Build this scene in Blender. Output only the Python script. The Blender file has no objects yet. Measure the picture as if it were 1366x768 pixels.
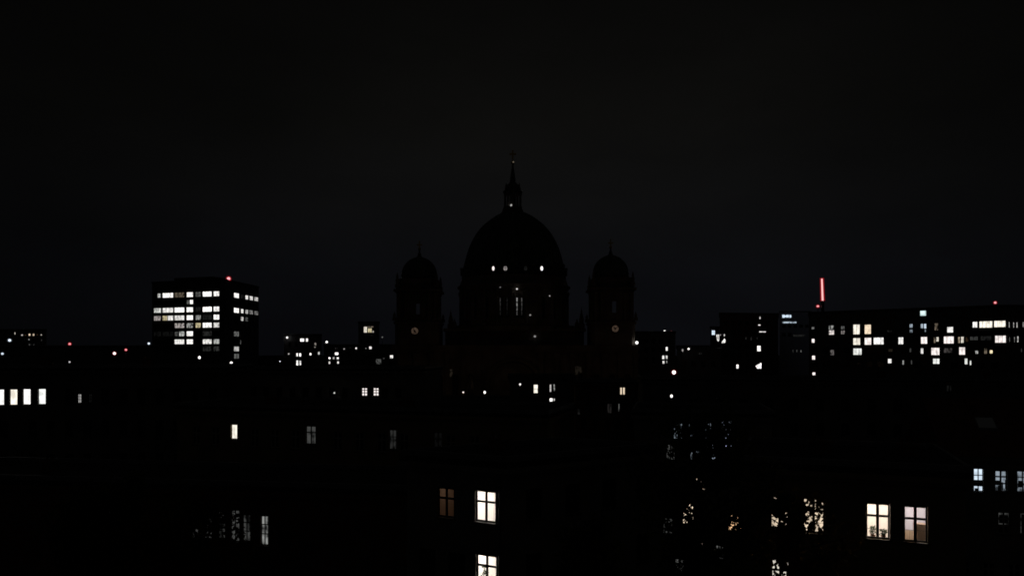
import bpy, math, random
from mathutils import Vector
import numpy as np

# ------------------------------------------------------------------ camera, sky, exposure
scene = bpy.context.scene
COL = scene.collection
F, CX, HY, CZ = 1000.0, 683.0, 470.0, 28.0        # focal length and horizon in photo pixels, eye height in metres

cam_d = bpy.data.cameras.new("camera")
cam = bpy.data.objects.new("camera", cam_d)
COL.objects.link(cam)
cam.location = (0, 0, CZ)
cam.rotation_euler = (math.radians(90), 0, 0)
cam_d.sensor_width = 36.0
cam_d.lens = F / 1366.0 * 36.0
cam_d.shift_y = (HY - 384.0) / 1366.0
cam_d.clip_start = 0.5
cam_d.clip_end = 8000
scene.camera = cam

scene.view_settings.view_transform = 'Standard'
scene.view_settings.look = 'None'
scene.view_settings.gamma = 1
scene.view_settings.exposure = 0
scene.view_settings.use_curve_mapping = False
scene.cycles.use_denoising = True
scene.cycles.filter_width = 1.7
scene.cycles.max_bounces = 6
scene.cycles.sample_clamp_indirect = 4

# night sky: a trace of Nishita sky under a low cloud sheet lit by the city
world = bpy.data.worlds.new("World")
scene.world = world
world.use_nodes = True
nt = world.node_tree
for n in list(nt.nodes):
    nt.nodes.remove(n)
N, L = nt.nodes.new, nt.links.new
tc = N('ShaderNodeTexCoord')
sep = N('ShaderNodeSeparateXYZ'); L(tc.outputs['Generated'], sep.inputs[0])
ramp = N('ShaderNodeValToRGB')
els = ramp.color_ramp.elements
els[0].position = 0.0; els[0].color = (.0030, .0033, .0045, 1)
els[1].position = 1.0; els[1].color = (.0058, .0053, .0047, 1)
for p, c in ((.10, (.0034, .0036, .0046)), (.19, (.0041, .0041, .0043)), (.29, (.0036, .0035, .0032)), (.45, (.0022, .0021, .0019)), (.72, (.0042, .0039, .0035))):
    e = els.new(p); e.color = (*c, 1)
L(sep.outputs['Z'], ramp.inputs[0])
azi = N('ShaderNodeMapRange'); azi.interpolation_type = 'SMOOTHSTEP'
ab = N('ShaderNodeMath'); ab.operation = 'SUBTRACT'; ab.inputs[1].default_value = .08; L(sep.outputs['X'], ab.inputs[0])
ab2 = N('ShaderNodeMath'); ab2.operation = 'ABSOLUTE'; L(ab.outputs[0], ab2.inputs[0])
L(ab2.outputs[0], azi.inputs['Value'])
azi.inputs['From Min'].default_value = 0.02; azi.inputs['From Max'].default_value = .75
azi.inputs['To Min'].default_value = 1.0; azi.inputs['To Max'].default_value = .42
mpc = N('ShaderNodeMapping'); mpc.inputs['Scale'].default_value = (1, 1, 2.6); L(tc.outputs['Generated'], mpc.inputs[0])
noi = N('ShaderNodeTexNoise'); noi.inputs['Scale'].default_value = 2.2; noi.inputs['Detail'].default_value = 5
L(mpc.outputs[0], noi.inputs['Vector'])
nr = N('ShaderNodeMapRange'); nr.inputs['From Min'].default_value = .3; nr.inputs['From Max'].default_value = .7; nr.inputs['To Min'].default_value = .74; nr.inputs['To Max'].default_value = 1.24
L(noi.outputs['Fac'], nr.inputs['Value'])
m1 = N('ShaderNodeMath'); m1.operation = 'MULTIPLY'; L(azi.outputs[0], m1.inputs[0]); L(nr.outputs[0], m1.inputs[1])
bg1 = N('ShaderNodeBackground'); L(ramp.outputs[0], bg1.inputs['Color']); L(m1.outputs[0], bg1.inputs['Strength'])
sky = N('ShaderNodeTexSky'); sky.sky_type = 'NISHITA'; sky.sun_disc = False
sky.sun_elevation = math.radians(4); sky.sun_rotation = math.radians(200)
bg2 = N('ShaderNodeBackground'); L(sky.outputs[0], bg2.inputs['Color']); bg2.inputs['Strength'].default_value = 0.00004
add = N('ShaderNodeAddShader'); L(bg1.outputs[0], add.inputs[0]); L(bg2.outputs[0], add.inputs[1])
wo = N('ShaderNodeOutputWorld'); L(add.outputs[0], wo.inputs['Surface'])

sd = bpy.data.lights.new("moon", 'SUN'); sd.energy = 0.0012; sd.angle = math.radians(12); sd.color = (1, .95, .88)
moon = bpy.data.objects.new("moon", sd); COL.objects.link(moon)
moon.rotation_euler = (math.radians(62), 0, math.radians(-20)); moon.location = (0, 0, 200)

# ------------------------------------------------------------------ helpers
def at(px, py, Y):
    return Vector(((px - CX) / F * Y, Y, CZ - (py - HY) / F * Y))
def zat(py, Y):
    return CZ - (py - HY) / F * Y
def xat(px, Y):
    return (px - CX) / F * Y

MATS = {}
def mat(key, build):
    if key not in MATS:
        m = bpy.data.materials.new(str(key)); m.use_nodes = True
        build(m, m.node_tree, m.node_tree.nodes['Principled BSDF'])
        MATS[key] = m
    return MATS[key]

def surf(key, col, rough=.85, scale=.6, var=.25, spec=.3, metallic=0.0, bump=.0, bscale=6):
    """weathered surface: base colour broken up by two sizes of noise"""
    def b(m, t, p):
        tcn = t.nodes.new('ShaderNodeTexCoord')
        n = t.nodes.new('ShaderNodeTexNoise'); n.inputs['Scale'].default_value = scale; n.inputs['Detail'].default_value = 8
        t.links.new(tcn.outputs['Object'], n.inputs['Vector'])
        r = t.nodes.new('ShaderNodeValToRGB')
        r.color_ramp.elements[0].position = .3; r.color_ramp.elements[1].position = .72
        r.color_ramp.elements[0].color = (*[c * (1 - var) for c in col], 1)
        r.color_ramp.elements[1].color = (*[min(1, c * (1 + var)) for c in col], 1)
        t.links.new(n.outputs['Fac'], r.inputs[0]); t.links.new(r.outputs[0], p.inputs['Base Color'])
        p.inputs['Roughness'].default_value = rough
        p.inputs['Specular IOR Level'].default_value = spec
        p.inputs['Metallic'].default_value = metallic
        if bump:
            n2 = t.nodes.new('ShaderNodeTexNoise'); n2.inputs['Scale'].default_value = bscale; n2.inputs['Detail'].default_value = 6
            t.links.new(tcn.outputs['Object'], n2.inputs['Vector'])
            bp = t.nodes.new('ShaderNodeBump'); bp.inputs['Strength'].default_value = bump; bp.inputs['Distance'].default_value = .05
            t.links.new(n2.outputs['Fac'], bp.inputs['Height']); t.links.new(bp.outputs[0], p.inputs['Normal'])
    return mat(key, b)

RGB = {'w': (1, .975, .945), 'c': (1, .93, .80), 'o': (1, .60, .32), 'b': (.72, .86, 1), 'p': (1, .90, .87),
       'y': (1, .86, .52), 't': (.78, 1, 1), 'g': (.95, .97, .93), 'm': (1, .80, .58), 'r': (1, .02, .035), 'k': (1, .58, .57), 'u': (1, .42, .45), 'n': (1, .66, .45)}

def glow(ck, strength, scale=1.1, lo=.72, hi=1.15, sample=False, blotch=True):
    """lit window, lamp glass, or a painted-in glint or reflection"""
    key = ('lit', ck, round(strength, 3), scale, lo)
    def b(m, t, p):
        col = RGB[ck]
        p.inputs['Base Color'].default_value = (.05, .05, .05, 1)
        p.inputs['Roughness'].default_value = .25
        p.inputs['Emission Color'].default_value = (*col, 1)
        if blotch:
            tcn = t.nodes.new('ShaderNodeTexCoord')
            mp = t.nodes.new('ShaderNodeMapping'); mp.inputs['Scale'].default_value = (1.6, 1.6, .9)
            t.links.new(tcn.outputs['Object'], mp.inputs[0])
            n = t.nodes.new('ShaderNodeTexNoise'); n.inputs['Scale'].default_value = scale; n.inputs['Detail'].default_value = 3
            t.links.new(mp.outputs[0], n.inputs['Vector'])
            r = t.nodes.new('ShaderNodeMapRange')
            r.inputs['From Min'].default_value = .36; r.inputs['From Max'].default_value = .56
            r.inputs['To Min'].default_value = lo * strength; r.inputs['To Max'].default_value = hi * strength
            t.links.new(n.outputs['Fac'], r.inputs['Value']); t.links.new(r.outputs[0], p.inputs['Emission Strength'])
        else:
            p.inputs['Emission Strength'].default_value = strength
        m.cycles.emission_sampling = 'AUTO' if sample else 'NONE'
    return mat(key, b)

def plain(key, col, rough=.6, spec=.4, metallic=0.0):
    def b(m, t, p):
        p.inputs['Base Color'].default_value = (*col, 1); p.inputs['Roughness'].default_value = rough
        p.inputs['Specular IOR Level'].default_value = spec; p.inputs['Metallic'].default_value = metallic
    return mat(key, b)

def clear_glass():
    def b(m, t, p):
        tr = t.nodes.new('ShaderNodeBsdfTransparent'); tr.inputs[0].default_value = (.93, .95, .94, 1)
        gl = t.nodes.new('ShaderNodeBsdfGlossy'); gl.inputs['Roughness'].default_value = .03
        mx = t.nodes.new('ShaderNodeMixShader'); mx.inputs[0].default_value = .06
        t.links.new(tr.outputs[0], mx.inputs[1]); t.links.new(gl.outputs[0], mx.inputs[2])
        t.links.new(mx.outputs[0], t.nodes['Material Output'].inputs['Surface'])
    return mat('clear_glass', b)

def halo_shell(ck, s):
    """see-through shell with a faint glow, imitating the halo around a lamp"""
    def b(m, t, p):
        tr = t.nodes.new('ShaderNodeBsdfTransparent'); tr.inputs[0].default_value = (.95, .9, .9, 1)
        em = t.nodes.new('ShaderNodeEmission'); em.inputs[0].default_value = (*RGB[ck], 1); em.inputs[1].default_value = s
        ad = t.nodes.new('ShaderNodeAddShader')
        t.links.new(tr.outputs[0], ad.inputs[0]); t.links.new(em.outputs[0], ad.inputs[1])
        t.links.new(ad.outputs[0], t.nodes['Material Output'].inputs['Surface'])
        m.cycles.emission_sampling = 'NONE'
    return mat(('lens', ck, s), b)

DARKPANE = plain('dark_window_glass', (.012, .013, .015), 0.22, .3)
FRAME = plain('dark_window_frame', (.05, .045, .04), .5)
FRAMEW = plain('old_white_window_frame', (.42, .40, .36), .55)
METAL = plain('dark_metal', (.06, .06, .065), .4, .5, .8)
ZINC = surf('zinc', (.22, .23, .24), .5, 1.2, .2, .4, .4)
TAR = surf('tar_roof', (.045, .045, .048), .92, .5, .35)
TILE = surf('clay_tile', (.16, .075, .05), .85, 1.5, .35)
PLASTER = [surf('grey_plaster', (.26, .25, .23), .9, .35, .22, .2, 0, .3, 9), surf('ochre_plaster', (.30, .24, .16), .9, .35, .22, .2, 0, .3, 9),
           surf('soot_plaster', (.17, .16, .15), .92, .3, .3, .2, 0, .3, 9), surf('brown_brick', (.17, .10, .075), .9, .8, .3, .2, 0, .3, 14)]
CONC = surf('dark_concrete', (.15, .15, .155), .85, .2, .2)
CLAD = surf('dark_cladding', (.07, .072, .078), .45, .15, .2, .4)
PALE = surf('pale_concrete', (.42, .42, .42), .85, .2, .15)
STONE = surf('soot_sandstone', (.19, .165, .14), .9, .18, .4, .2, 0, .4, 3)
COPPER = surf('dark_copper', (.085, .11, .10), .7, .25, .35)
GOLD = plain('gilding', (.75, .5, .16), .3, .5, 1.0)

class MB:
    """collects boxes, quads, tubes and turned shapes (world coordinates) and links them as one mesh"""
    def __init__(s):
        s.v, s.f, s.m = [], [], []
    def face(s, pts, mi=0):
        b = len(s.v); s.v += [tuple(p) for p in pts]; s.f.append(tuple(range(b, b + len(pts)))); s.m.append(mi)
    def hexa(s, p, mi=0):          # 8 points: bottom ring, top ring
        b = len(s.v); s.v += [tuple(q) for q in p]
        for f in ((3, 2, 1, 0), (4, 5, 6, 7), (0, 1, 5, 4), (1, 2, 6, 5), (2, 3, 7, 6), (3, 0, 4, 7)):
            s.f.append(tuple(b + i for i in f)); s.m.append(mi)
    def box(s, x0, y0, z0, x1, y1, z1, mi=0):
        s.hexa([(x0, y0, z0), (x1, y0, z0), (x1, y1, z0), (x0, y1, z0), (x0, y0, z1), (x1, y0, z1), (x1, y1, z1), (x0, y1, z1)], mi)
    def fbox(s, fc, u0, u1, z0, z1, n0, n1, mi=0):     # box on a facade: n = metres out of the wall
        P = lambda u, n, z: fc.p(u, z, n)
        s.hexa([P(u0, n1, z0), P(u1, n1, z0), P(u1, n0, z0), P(u0, n0, z0), P(u0, n1, z1), P(u1, n1, z1), P(u1, n0, z1), P(u0, n0, z1)], mi)
    def prism(s, poly, z0, z1, mi=0):
        b = len(s.v); n = len(poly)
        s.v += [(x, y, z0) for x, y in poly] + [(x, y, z1) for x, y in poly]
        for i in range(n):
            j = (i + 1) % n
            s.f.append((b + i, b + j, b + n + j, b + n + i)); s.m.append(mi)
        s.f.append(tuple(b + n + i for i in range(n))); s.m.append(mi)
        s.f.append(tuple(b + n - 1 - i for i in range(n))); s.m.append(mi)
    def lathe(s, cx, cy, prof, seg=32, mi=0, rot=0.0, cap=True):
        b = len(s.v)
        for r, z in prof:
            for k in range(seg):
                a = rot + 2 * math.pi * k / seg
                s.v.append((cx + r * math.cos(a), cy + r * math.sin(a), z))
        for i in range(len(prof) - 1):
            for k in range(seg):
                j = (k + 1) % seg
                s.f.append((b + i * seg + k, b + i * seg + j, b + (i + 1) * seg + j, b + (i + 1) * seg + k)); s.m.append(mi)
        if cap:
            t = b + (len(prof) - 1) * seg
            s.f.append(tuple(t + k for k in range(seg))); s.m.append(mi)
            s.f.append(tuple(b + seg - 1 - k for k in range(seg))); s.m.append(mi)
    def tube(s, a, c, r0, r1, seg=6, mi=0):
        a, c = Vector(a), Vector(c); d = (c - a)
        if d.length < 1e-6: return
        d.normalize(); u = d.orthogonal().normalized(); w = d.cross(u); b = len(s.v)
        for p, r in ((a, r0), (c, r1)):
            for k in range(seg):
                t = 2 * math.pi * k / seg
                s.v.append(tuple(p + (u * math.cos(t) + w * math.sin(t)) * r))
        for k in range(seg):
            j = (k + 1) % seg
            s.f.append((b + k, b + j, b + seg + j, b + seg + k)); s.m.append(mi)
        s.f.append(tuple(b + seg + k for k in range(seg))); s.m.append(mi)
        s.f.append(tuple(b + seg - 1 - k for k in range(seg))); s.m.append(mi)
    def ball(s, c, r, sx=1, sz=1, seg=12, mi=0):
        prof = [(max(.001, r * sx * math.sin(math.pi * i / 8)), c[2] - r * sz * math.cos(math.pi * i / 8)) for i in range(9)]
        s.lathe(c[0], c[1], prof, seg, mi)
    def build(s, name, mats, parent=None, smooth=False):
        if not isinstance(mats, (list, tuple)): mats = [mats]
        me = bpy.data.meshes.new(name)
        o0 = origin_of(parent) if parent else Vector((0, 0, 0))
        if parent is None and s.v:
            a = np.array(s.v); o0 = Vector(((a[:, 0].min() + a[:, 0].max()) / 2, (a[:, 1].min() + a[:, 1].max()) / 2, a[:, 2].min()))
        me.from_pydata([(x - o0.x, y - o0.y, z - o0.z) for x, y, z in s.v], [], s.f)
        for m in mats: me.materials.append(m)
        me.polygons.foreach_set('material_index', s.m)
        if smooth: me.polygons.foreach_set('use_smooth', [True] * len(s.f))
        me.update()
        o = bpy.data.objects.new(name, me); COL.objects.link(o)
        if parent: o.parent = parent
        else: o.location = o0
        return o

ORG = {}
def origin_of(o):
    while o.parent: o = o.parent
    return o.location.copy()

GROUPS = {'warning_light': 'warning lights on roofs', 'roof_lamp': 'small lamps on roofs', 'wall_lamp': 'small lamps on walls', 'street_lamp': 'street lamps', 'floodlight_mast': 'tall floodlight masts',
          'townhouse': 'houses in front of the cathedral', 'tree': 'courtyard trees', 'potted_plant': 'plants on the window sill', 'flats': 'low lit blocks beside the cathedral', 'office_block': 'office blocks on the skyline'}
def thing(name, label, cat, loc, group=None):
    o = bpy.data.objects.new(name, None); COL.objects.link(o)
    o.location = loc; o.empty_display_size = .5
    o['label'] = label; o['category'] = cat
    group = group or GROUPS.get(name)
    if group: o['group'] = group
    return o

class Facade:
    def __init__(s, A, B):
        s.A = Vector((*A, 0)); s.B = Vector((*B, 0)); d = s.B - s.A
        s.w = d.length; s.d = d.normalized(); s.n = Vector((s.d.y, -s.d.x, 0))
    def p(s, u, z, n=0.0):
        q = s.A + s.d * u + s.n * n
        return (q.x, q.y, z)
    def u(s, px):
        k = (px - CX) / F          # x = k*y on the line A + u d
        return (k * s.A.y - s.A.x) / (s.d.x - k * s.d.y)
    def Y(s, px):
        return s.A.y + s.d.y * s.u(px)
    def rect(s, x0, y0, x1, y1):
        Y = s.Y((x0 + x1) / 2)
        return s.u(x0), s.u(x1), zat(y1, Y), zat(y0, Y)

def wall_faces(mb, fc, z0, z1, holes, reveal):
    us = sorted({0.0, fc.w, *[h[0] for h in holes], *[h[1] for h in holes]})
    zs = sorted({z0, z1, *[h[2] for h in holes], *[h[3] for h in holes]})
    us = [u for u in us if 0 <= u <= fc.w]; zs = [z for z in zs if z0 <= z <= z1]
    for i in range(len(zs) - 1):
        zc = (zs[i] + zs[i + 1]) / 2; start = None
        row = [h for h in holes if h[2] < zc < h[3]]
        for j in range(len(us)):
            solid = False
            if j < len(us) - 1:
                uc = (us[j] + us[j + 1]) / 2
                solid = not any(h[0] < uc < h[1] for h in row)
            if solid and start is None: start = us[j]
            if not solid and start is not None:
                mb.face([fc.p(start, zs[i]), fc.p(us[j], zs[i]), fc.p(us[j], zs[i + 1]), fc.p(start, zs[i + 1])]); start = None
    for u0, u1, a, b in holes:
        r = -reveal
        mb.face([fc.p(u0, a), fc.p(u1, a), fc.p(u1, a, r), fc.p(u0, a, r)])
        mb.face([fc.p(u1, b), fc.p(u0, b), fc.p(u0, b, r), fc.p(u1, b, r)])
        mb.face([fc.p(u0, b), fc.p(u0, a), fc.p(u0, a, r), fc.p(u0, b, r)])
        mb.face([fc.p(u1, a), fc.p(u1, b), fc.p(u1, b, r), fc.p(u1, a, r)])

def bars(mb, fc, u0, u1, z0, z1, n0, n1, style, t, mi=0, k=1.0):
    """frame and glazing bars. style: cols, row fractions (from the top)"""
    mb.fbox(fc, u0, u0 + t, z0, z1, n0, n1, mi); mb.fbox(fc, u1 - t, u1, z0, z1, n0, n1, mi)
    mb.fbox(fc, u0 + t, u1 - t, z0, z0 + t, n0, n1, mi); mb.fbox(fc, u0 + t, u1 - t, z1 - t, z1, n0, n1, mi)
    cols, rows = style
    for c in range(1, cols):
        uc = u0 + (u1 - u0) * c / cols
        mb.fbox(fc, uc - t * .8 * k, uc + t * .8 * k, z0 + t, z1 - t, n0, n1 - .004, mi)
    for r in rows:
        zc = z1 - (z1 - z0) * r
        mb.fbox(fc, u0 + t, u1 - t, zc - t * .7 * k, zc + t * .7 * k, n0, n1 - .008, mi)

STY = {'T': (2, (.36,)), 'g': (2, (.34, .67)), 'h': (2, (.3, .62)), '1': (1, ()), '2': (2, ()), '3': (3, ()), '4': (4, ()), 'r': (1, (.5,)), 'q': (2, (.5,))}

def near_window(root, fc, r, ck, s, sty, frame=FRAME, room=None):
    u0, u1, z0, z1 = r
    mb = MB(); bars(mb, fc, u0 + .012, u1 - .012, z0 + .012, z1 - .012, -.19, -.12, STY[sty], .055 if (u1 - u0) < 1 else .10)
    w = mb.build('window', frame, root)
    mb = MB(); e = .05
    mb.face([fc.p(u0 + e, z0 + e, -.16), fc.p(u1 - e, z0 + e, -.16), fc.p(u1 - e, z1 - e, -.16), fc.p(u0 + e, z1 - e, -.16)])
    pm = clear_glass() if room else (DARKPANE if ck is None else (glow(ck, s, 1.3, .1, 1.5, sample=True) if s < .3 else glow(ck, s, sample=True)))
    mb.build('pane', pm, w)
    mb = MB(); mb.fbox(fc, u0 - .1, u1 + .1, z0 - .07, z0 - .004, -.11, .11)
    mb.build('sill', FRAME, w)
    if room:
        wallc, power, lc = room
        m = .38; ra, rb, rz0, rz1, dn = u0 - m, u1 + m, z0 - .8, z1 + .35, -3.2
        mb = MB(); q = lambda *p: mb.face([fc.p(*x) for x in p])
        q((ra, rz0, dn), (rb, rz0, dn), (rb, rz1, dn), (ra, rz1, dn))
        q((ra, rz0, -.22), (ra, rz0, dn), (ra, rz1, dn), (ra, rz1, -.22))
        q((rb, rz0, dn), (rb, rz0, -.22), (rb, rz1, -.22), (rb, rz1, dn))
        q((ra, rz1, -.22), (ra, rz1, dn), (rb, rz1, dn), (rb, rz1, -.22))
        mb.build('interior_wall', plain(('roomwall', wallc), wallc, .9, .2), root)
        mb = MB(); q = lambda *p: mb.face([fc.p(*x) for x in p])
        q((ra, rz0, dn), (ra, rz0, -.22), (rb, rz0, -.22), (rb, rz0, dn))
        mb.build('interior_floor', plain(('roomfloor', wallc), tuple(c * .75 for c in wallc), .7), root)
        ld = bpy.data.lights.new('room_light', 'AREA'); ld.energy = power; ld.size = .5; ld.color = lc
        lo = bpy.data.objects.new('room_light', ld); COL.objects.link(lo); lo.parent = root
        lo.location = Vector(fc.p((ra + rb) / 2, rz1 - .12, -1.5)) - root.location
    return w

def far_window(root, fc, r, ck, s, sty, frame=FRAME):
    u0, u1, z0, z1 = r
    mb = MB()
    mb.face([fc.p(u0, z0, .03), fc.p(u1, z0, .03), fc.p(u1, z1, .03), fc.p(u0, z1, .03)], 1)
    t = min(.13, (u1 - u0) * .09)
    bars(mb, fc, u0 - t * .5, u1 + t * .5, z0 - t * .5, z1 + t * .5, .006, .08, STY[sty], t, 0, .35)
    if ck is None: pm = DARKPANE
    elif s < .3: pm = glow(ck, s, .9, .05, 1.5)
    elif s < .8: pm = glow(ck, s, .8, .35, 1.3)
    else: pm = glow(ck, s, .7, .62, 1.1)
    return mb.build('window', [frame, pm], root)

def overlaps(r, others, m):
    return any(r[0] < o[1] + m and r[1] > o[0] - m and r[2] < o[3] + m and r[3] > o[2] - m for o in others)

def building(name, label, cat, corners, ztop, wins=None, dark=None, near=False, wall=CONC, roof='flat', roofmat=TAR, group=None,
             frame=FRAME, cornice=True, chimneys=(), roof_h=3.5):
    """corners run counter-clockwise, first edge facing the camera. wins[edge] = [(x0,y0,x1,y1,colour,strength,style[,room])] in photo pixels,
    dark[edge] = (first u, pitch, width, [(z0,z1)...], count, style)"""
    wins = wins or {}; dark = dark or {}
    cx = sum(c[0] for c in corners) / len(corners); cy = sum(c[1] for c in corners) / len(corners)
    root = thing(name, label, cat, (cx, cy, 0), group)
    body = MB(); n = len(corners); fcs = []
    todo = []
    for e in range(n):
        fc = Facade(corners[e], corners[(e + 1) % n]); fcs.append(fc); holes = []
        lit = [(fc.rect(*(w[:4] if near or w[2] - w[0] > 6 else (w[0] + .3, w[1] + .35, w[2] - .3, w[3] - .35))), w[4:]) for w in wins.get(e, [])]
        rects = [l[0] for l in lit]
        for l in lit: todo.append((fc, l[0], l[1]))
        holes += rects
        for d in ([dark[e]] if e in dark and not isinstance(dark[e], list) else dark.get(e, [])):
            uu, pitch, w, zz, cnt, sty = d
            for k in range(cnt):
                for a, b in zz:
                    r = (uu + k * pitch, uu + k * pitch + w, a, b)
                    if r[0] < .2 or r[1] > fc.w - .2 or overlaps(r, rects, .35): continue
                    todo.append((fc, r, (None, 0, sty))); holes.append(r)
        wall_faces(body, fc, 0, ztop, holes if near else [], .2)
    body.build('wall', wall, root)
    grow = lambda g: expand(corners, g)
    rb = MB()
    if roof == 'flat':
        rb.prism(grow(.28), ztop + .003, ztop + .38)
        par = MB()
        for i in range(n):
            a, b = grow(.2)[i], grow(.2)[(i + 1) % n]; fa = Facade(a, b)
            par.fbox(fa, .002 * i, fa.w - .26, ztop + .383, ztop + .75, -.25, 0)
        ro = rb.build('roof', roofmat, root); par.build('parapet', ZINC if near else wall, ro)
    else:
        g = grow(.45); c4 = [Vector((*p, ztop + .003)) for p in g]
        m1 = (c4[0] + c4[3]) / 2; m2 = (c4[1] + c4[2]) / 2; ax = (m2 - m1).normalized()
        if roof == 'hip': m1 = m1 + ax * 4; m2 = m2 - ax * 4
        m1.z = m2.z = ztop + roof_h
        rb.face([c4[0], c4[1], m2, m1]); rb.face([c4[2], c4[3], m1, m2]); rb.face([c4[1], c4[2], m2]); rb.face([c4[3], c4[0], m1])
        rb.face([c4[3], c4[2], c4[1], c4[0]])
        ro = rb.build('roof', roofmat, root)
    for (u, dn, w, d, h) in chimneys:
        fc = fcs[0]; cb = MB(); zb = ztop + .2
        cb.fbox(fc, u, u + w, zb, zb + h, -dn - d, -dn); cb.fbox(fc, u - .08, u + w + .08, zb + h + .002, zb + h + .18, -dn - d - .08, -dn + .08)
        for k in range(max(1, int(w / .5))):
            q = fc.p(u + .25 + k * .5, 0, -dn - d / 2); cb.lathe(q[0], q[1], [(.11, zb + h + .18), (.09, zb + h + .55)], 8)
        cb.build('chimney', PLASTER[3], ro)
    if cornice and near:
        cb = MB()
        for k, (g, a, b) in enumerate(((.2, -.55, -.33), (.34, -.327, -.004))): cb.prism(expand(corners, g), ztop + a, ztop + b)
        cb.build('cornice', wall, root)
    for fc, r, spec in todo:
        ck, s, sty = spec[:3]
        if near: near_window(root, fc, r, ck, s, sty, frame, spec[3] if len(spec) > 3 else None)
        else: far_window(root, fc, r, ck, s, sty, frame)
    return root, fcs

def expand(poly, g):
    n = len(poly); out = []
    for i in range(n):
        p, a, b = Vector(poly[i]), Vector(poly[i - 1]), Vector(poly[(i + 1) % n])
        d1 = (p - a).normalized(); d2 = (b - p).normalized()
        n1 = Vector((d1.y, -d1.x)); n2 = Vector((d2.y, -d2.x)); m = (n1 + n2)
        m = m / max(.2, m.dot(n1)); q = p + m * g; out.append((q.x, q.y))
    return out

def quad_plan(pxl, Yl, pxr, Yr, depth):
    A = Vector((xat(pxl, Yl), Yl)); B = Vector((xat(pxr, Yr), Yr)); d = (B - A).normalized(); b = Vector((-d.y, d.x)) * depth
    return [tuple(A), tuple(B), tuple(B + b), tuple(A + b)]

def ray_plan(pxl, Yl, pxr, Yr, depth, back_l=None, back_r=None):
    return [(xat(pxl, Yl), Yl), (xat(pxr, Yr), Yr), (xat(back_r or pxr, Yr + depth), Yr + depth), (xat(back_l or pxl, Yl + depth), Yl + depth)]

# ------------------------------------------------------------------ ground
g = MB(); g.face([(-4000, -300, 0), (4000, -300, 0), (4000, 7000, 0), (-4000, 7000, 0)])
go = g.build('ground', surf('city_ground', (.055, .053, .05), .9, .02, .3)); go['kind'] = 'structure'

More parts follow.
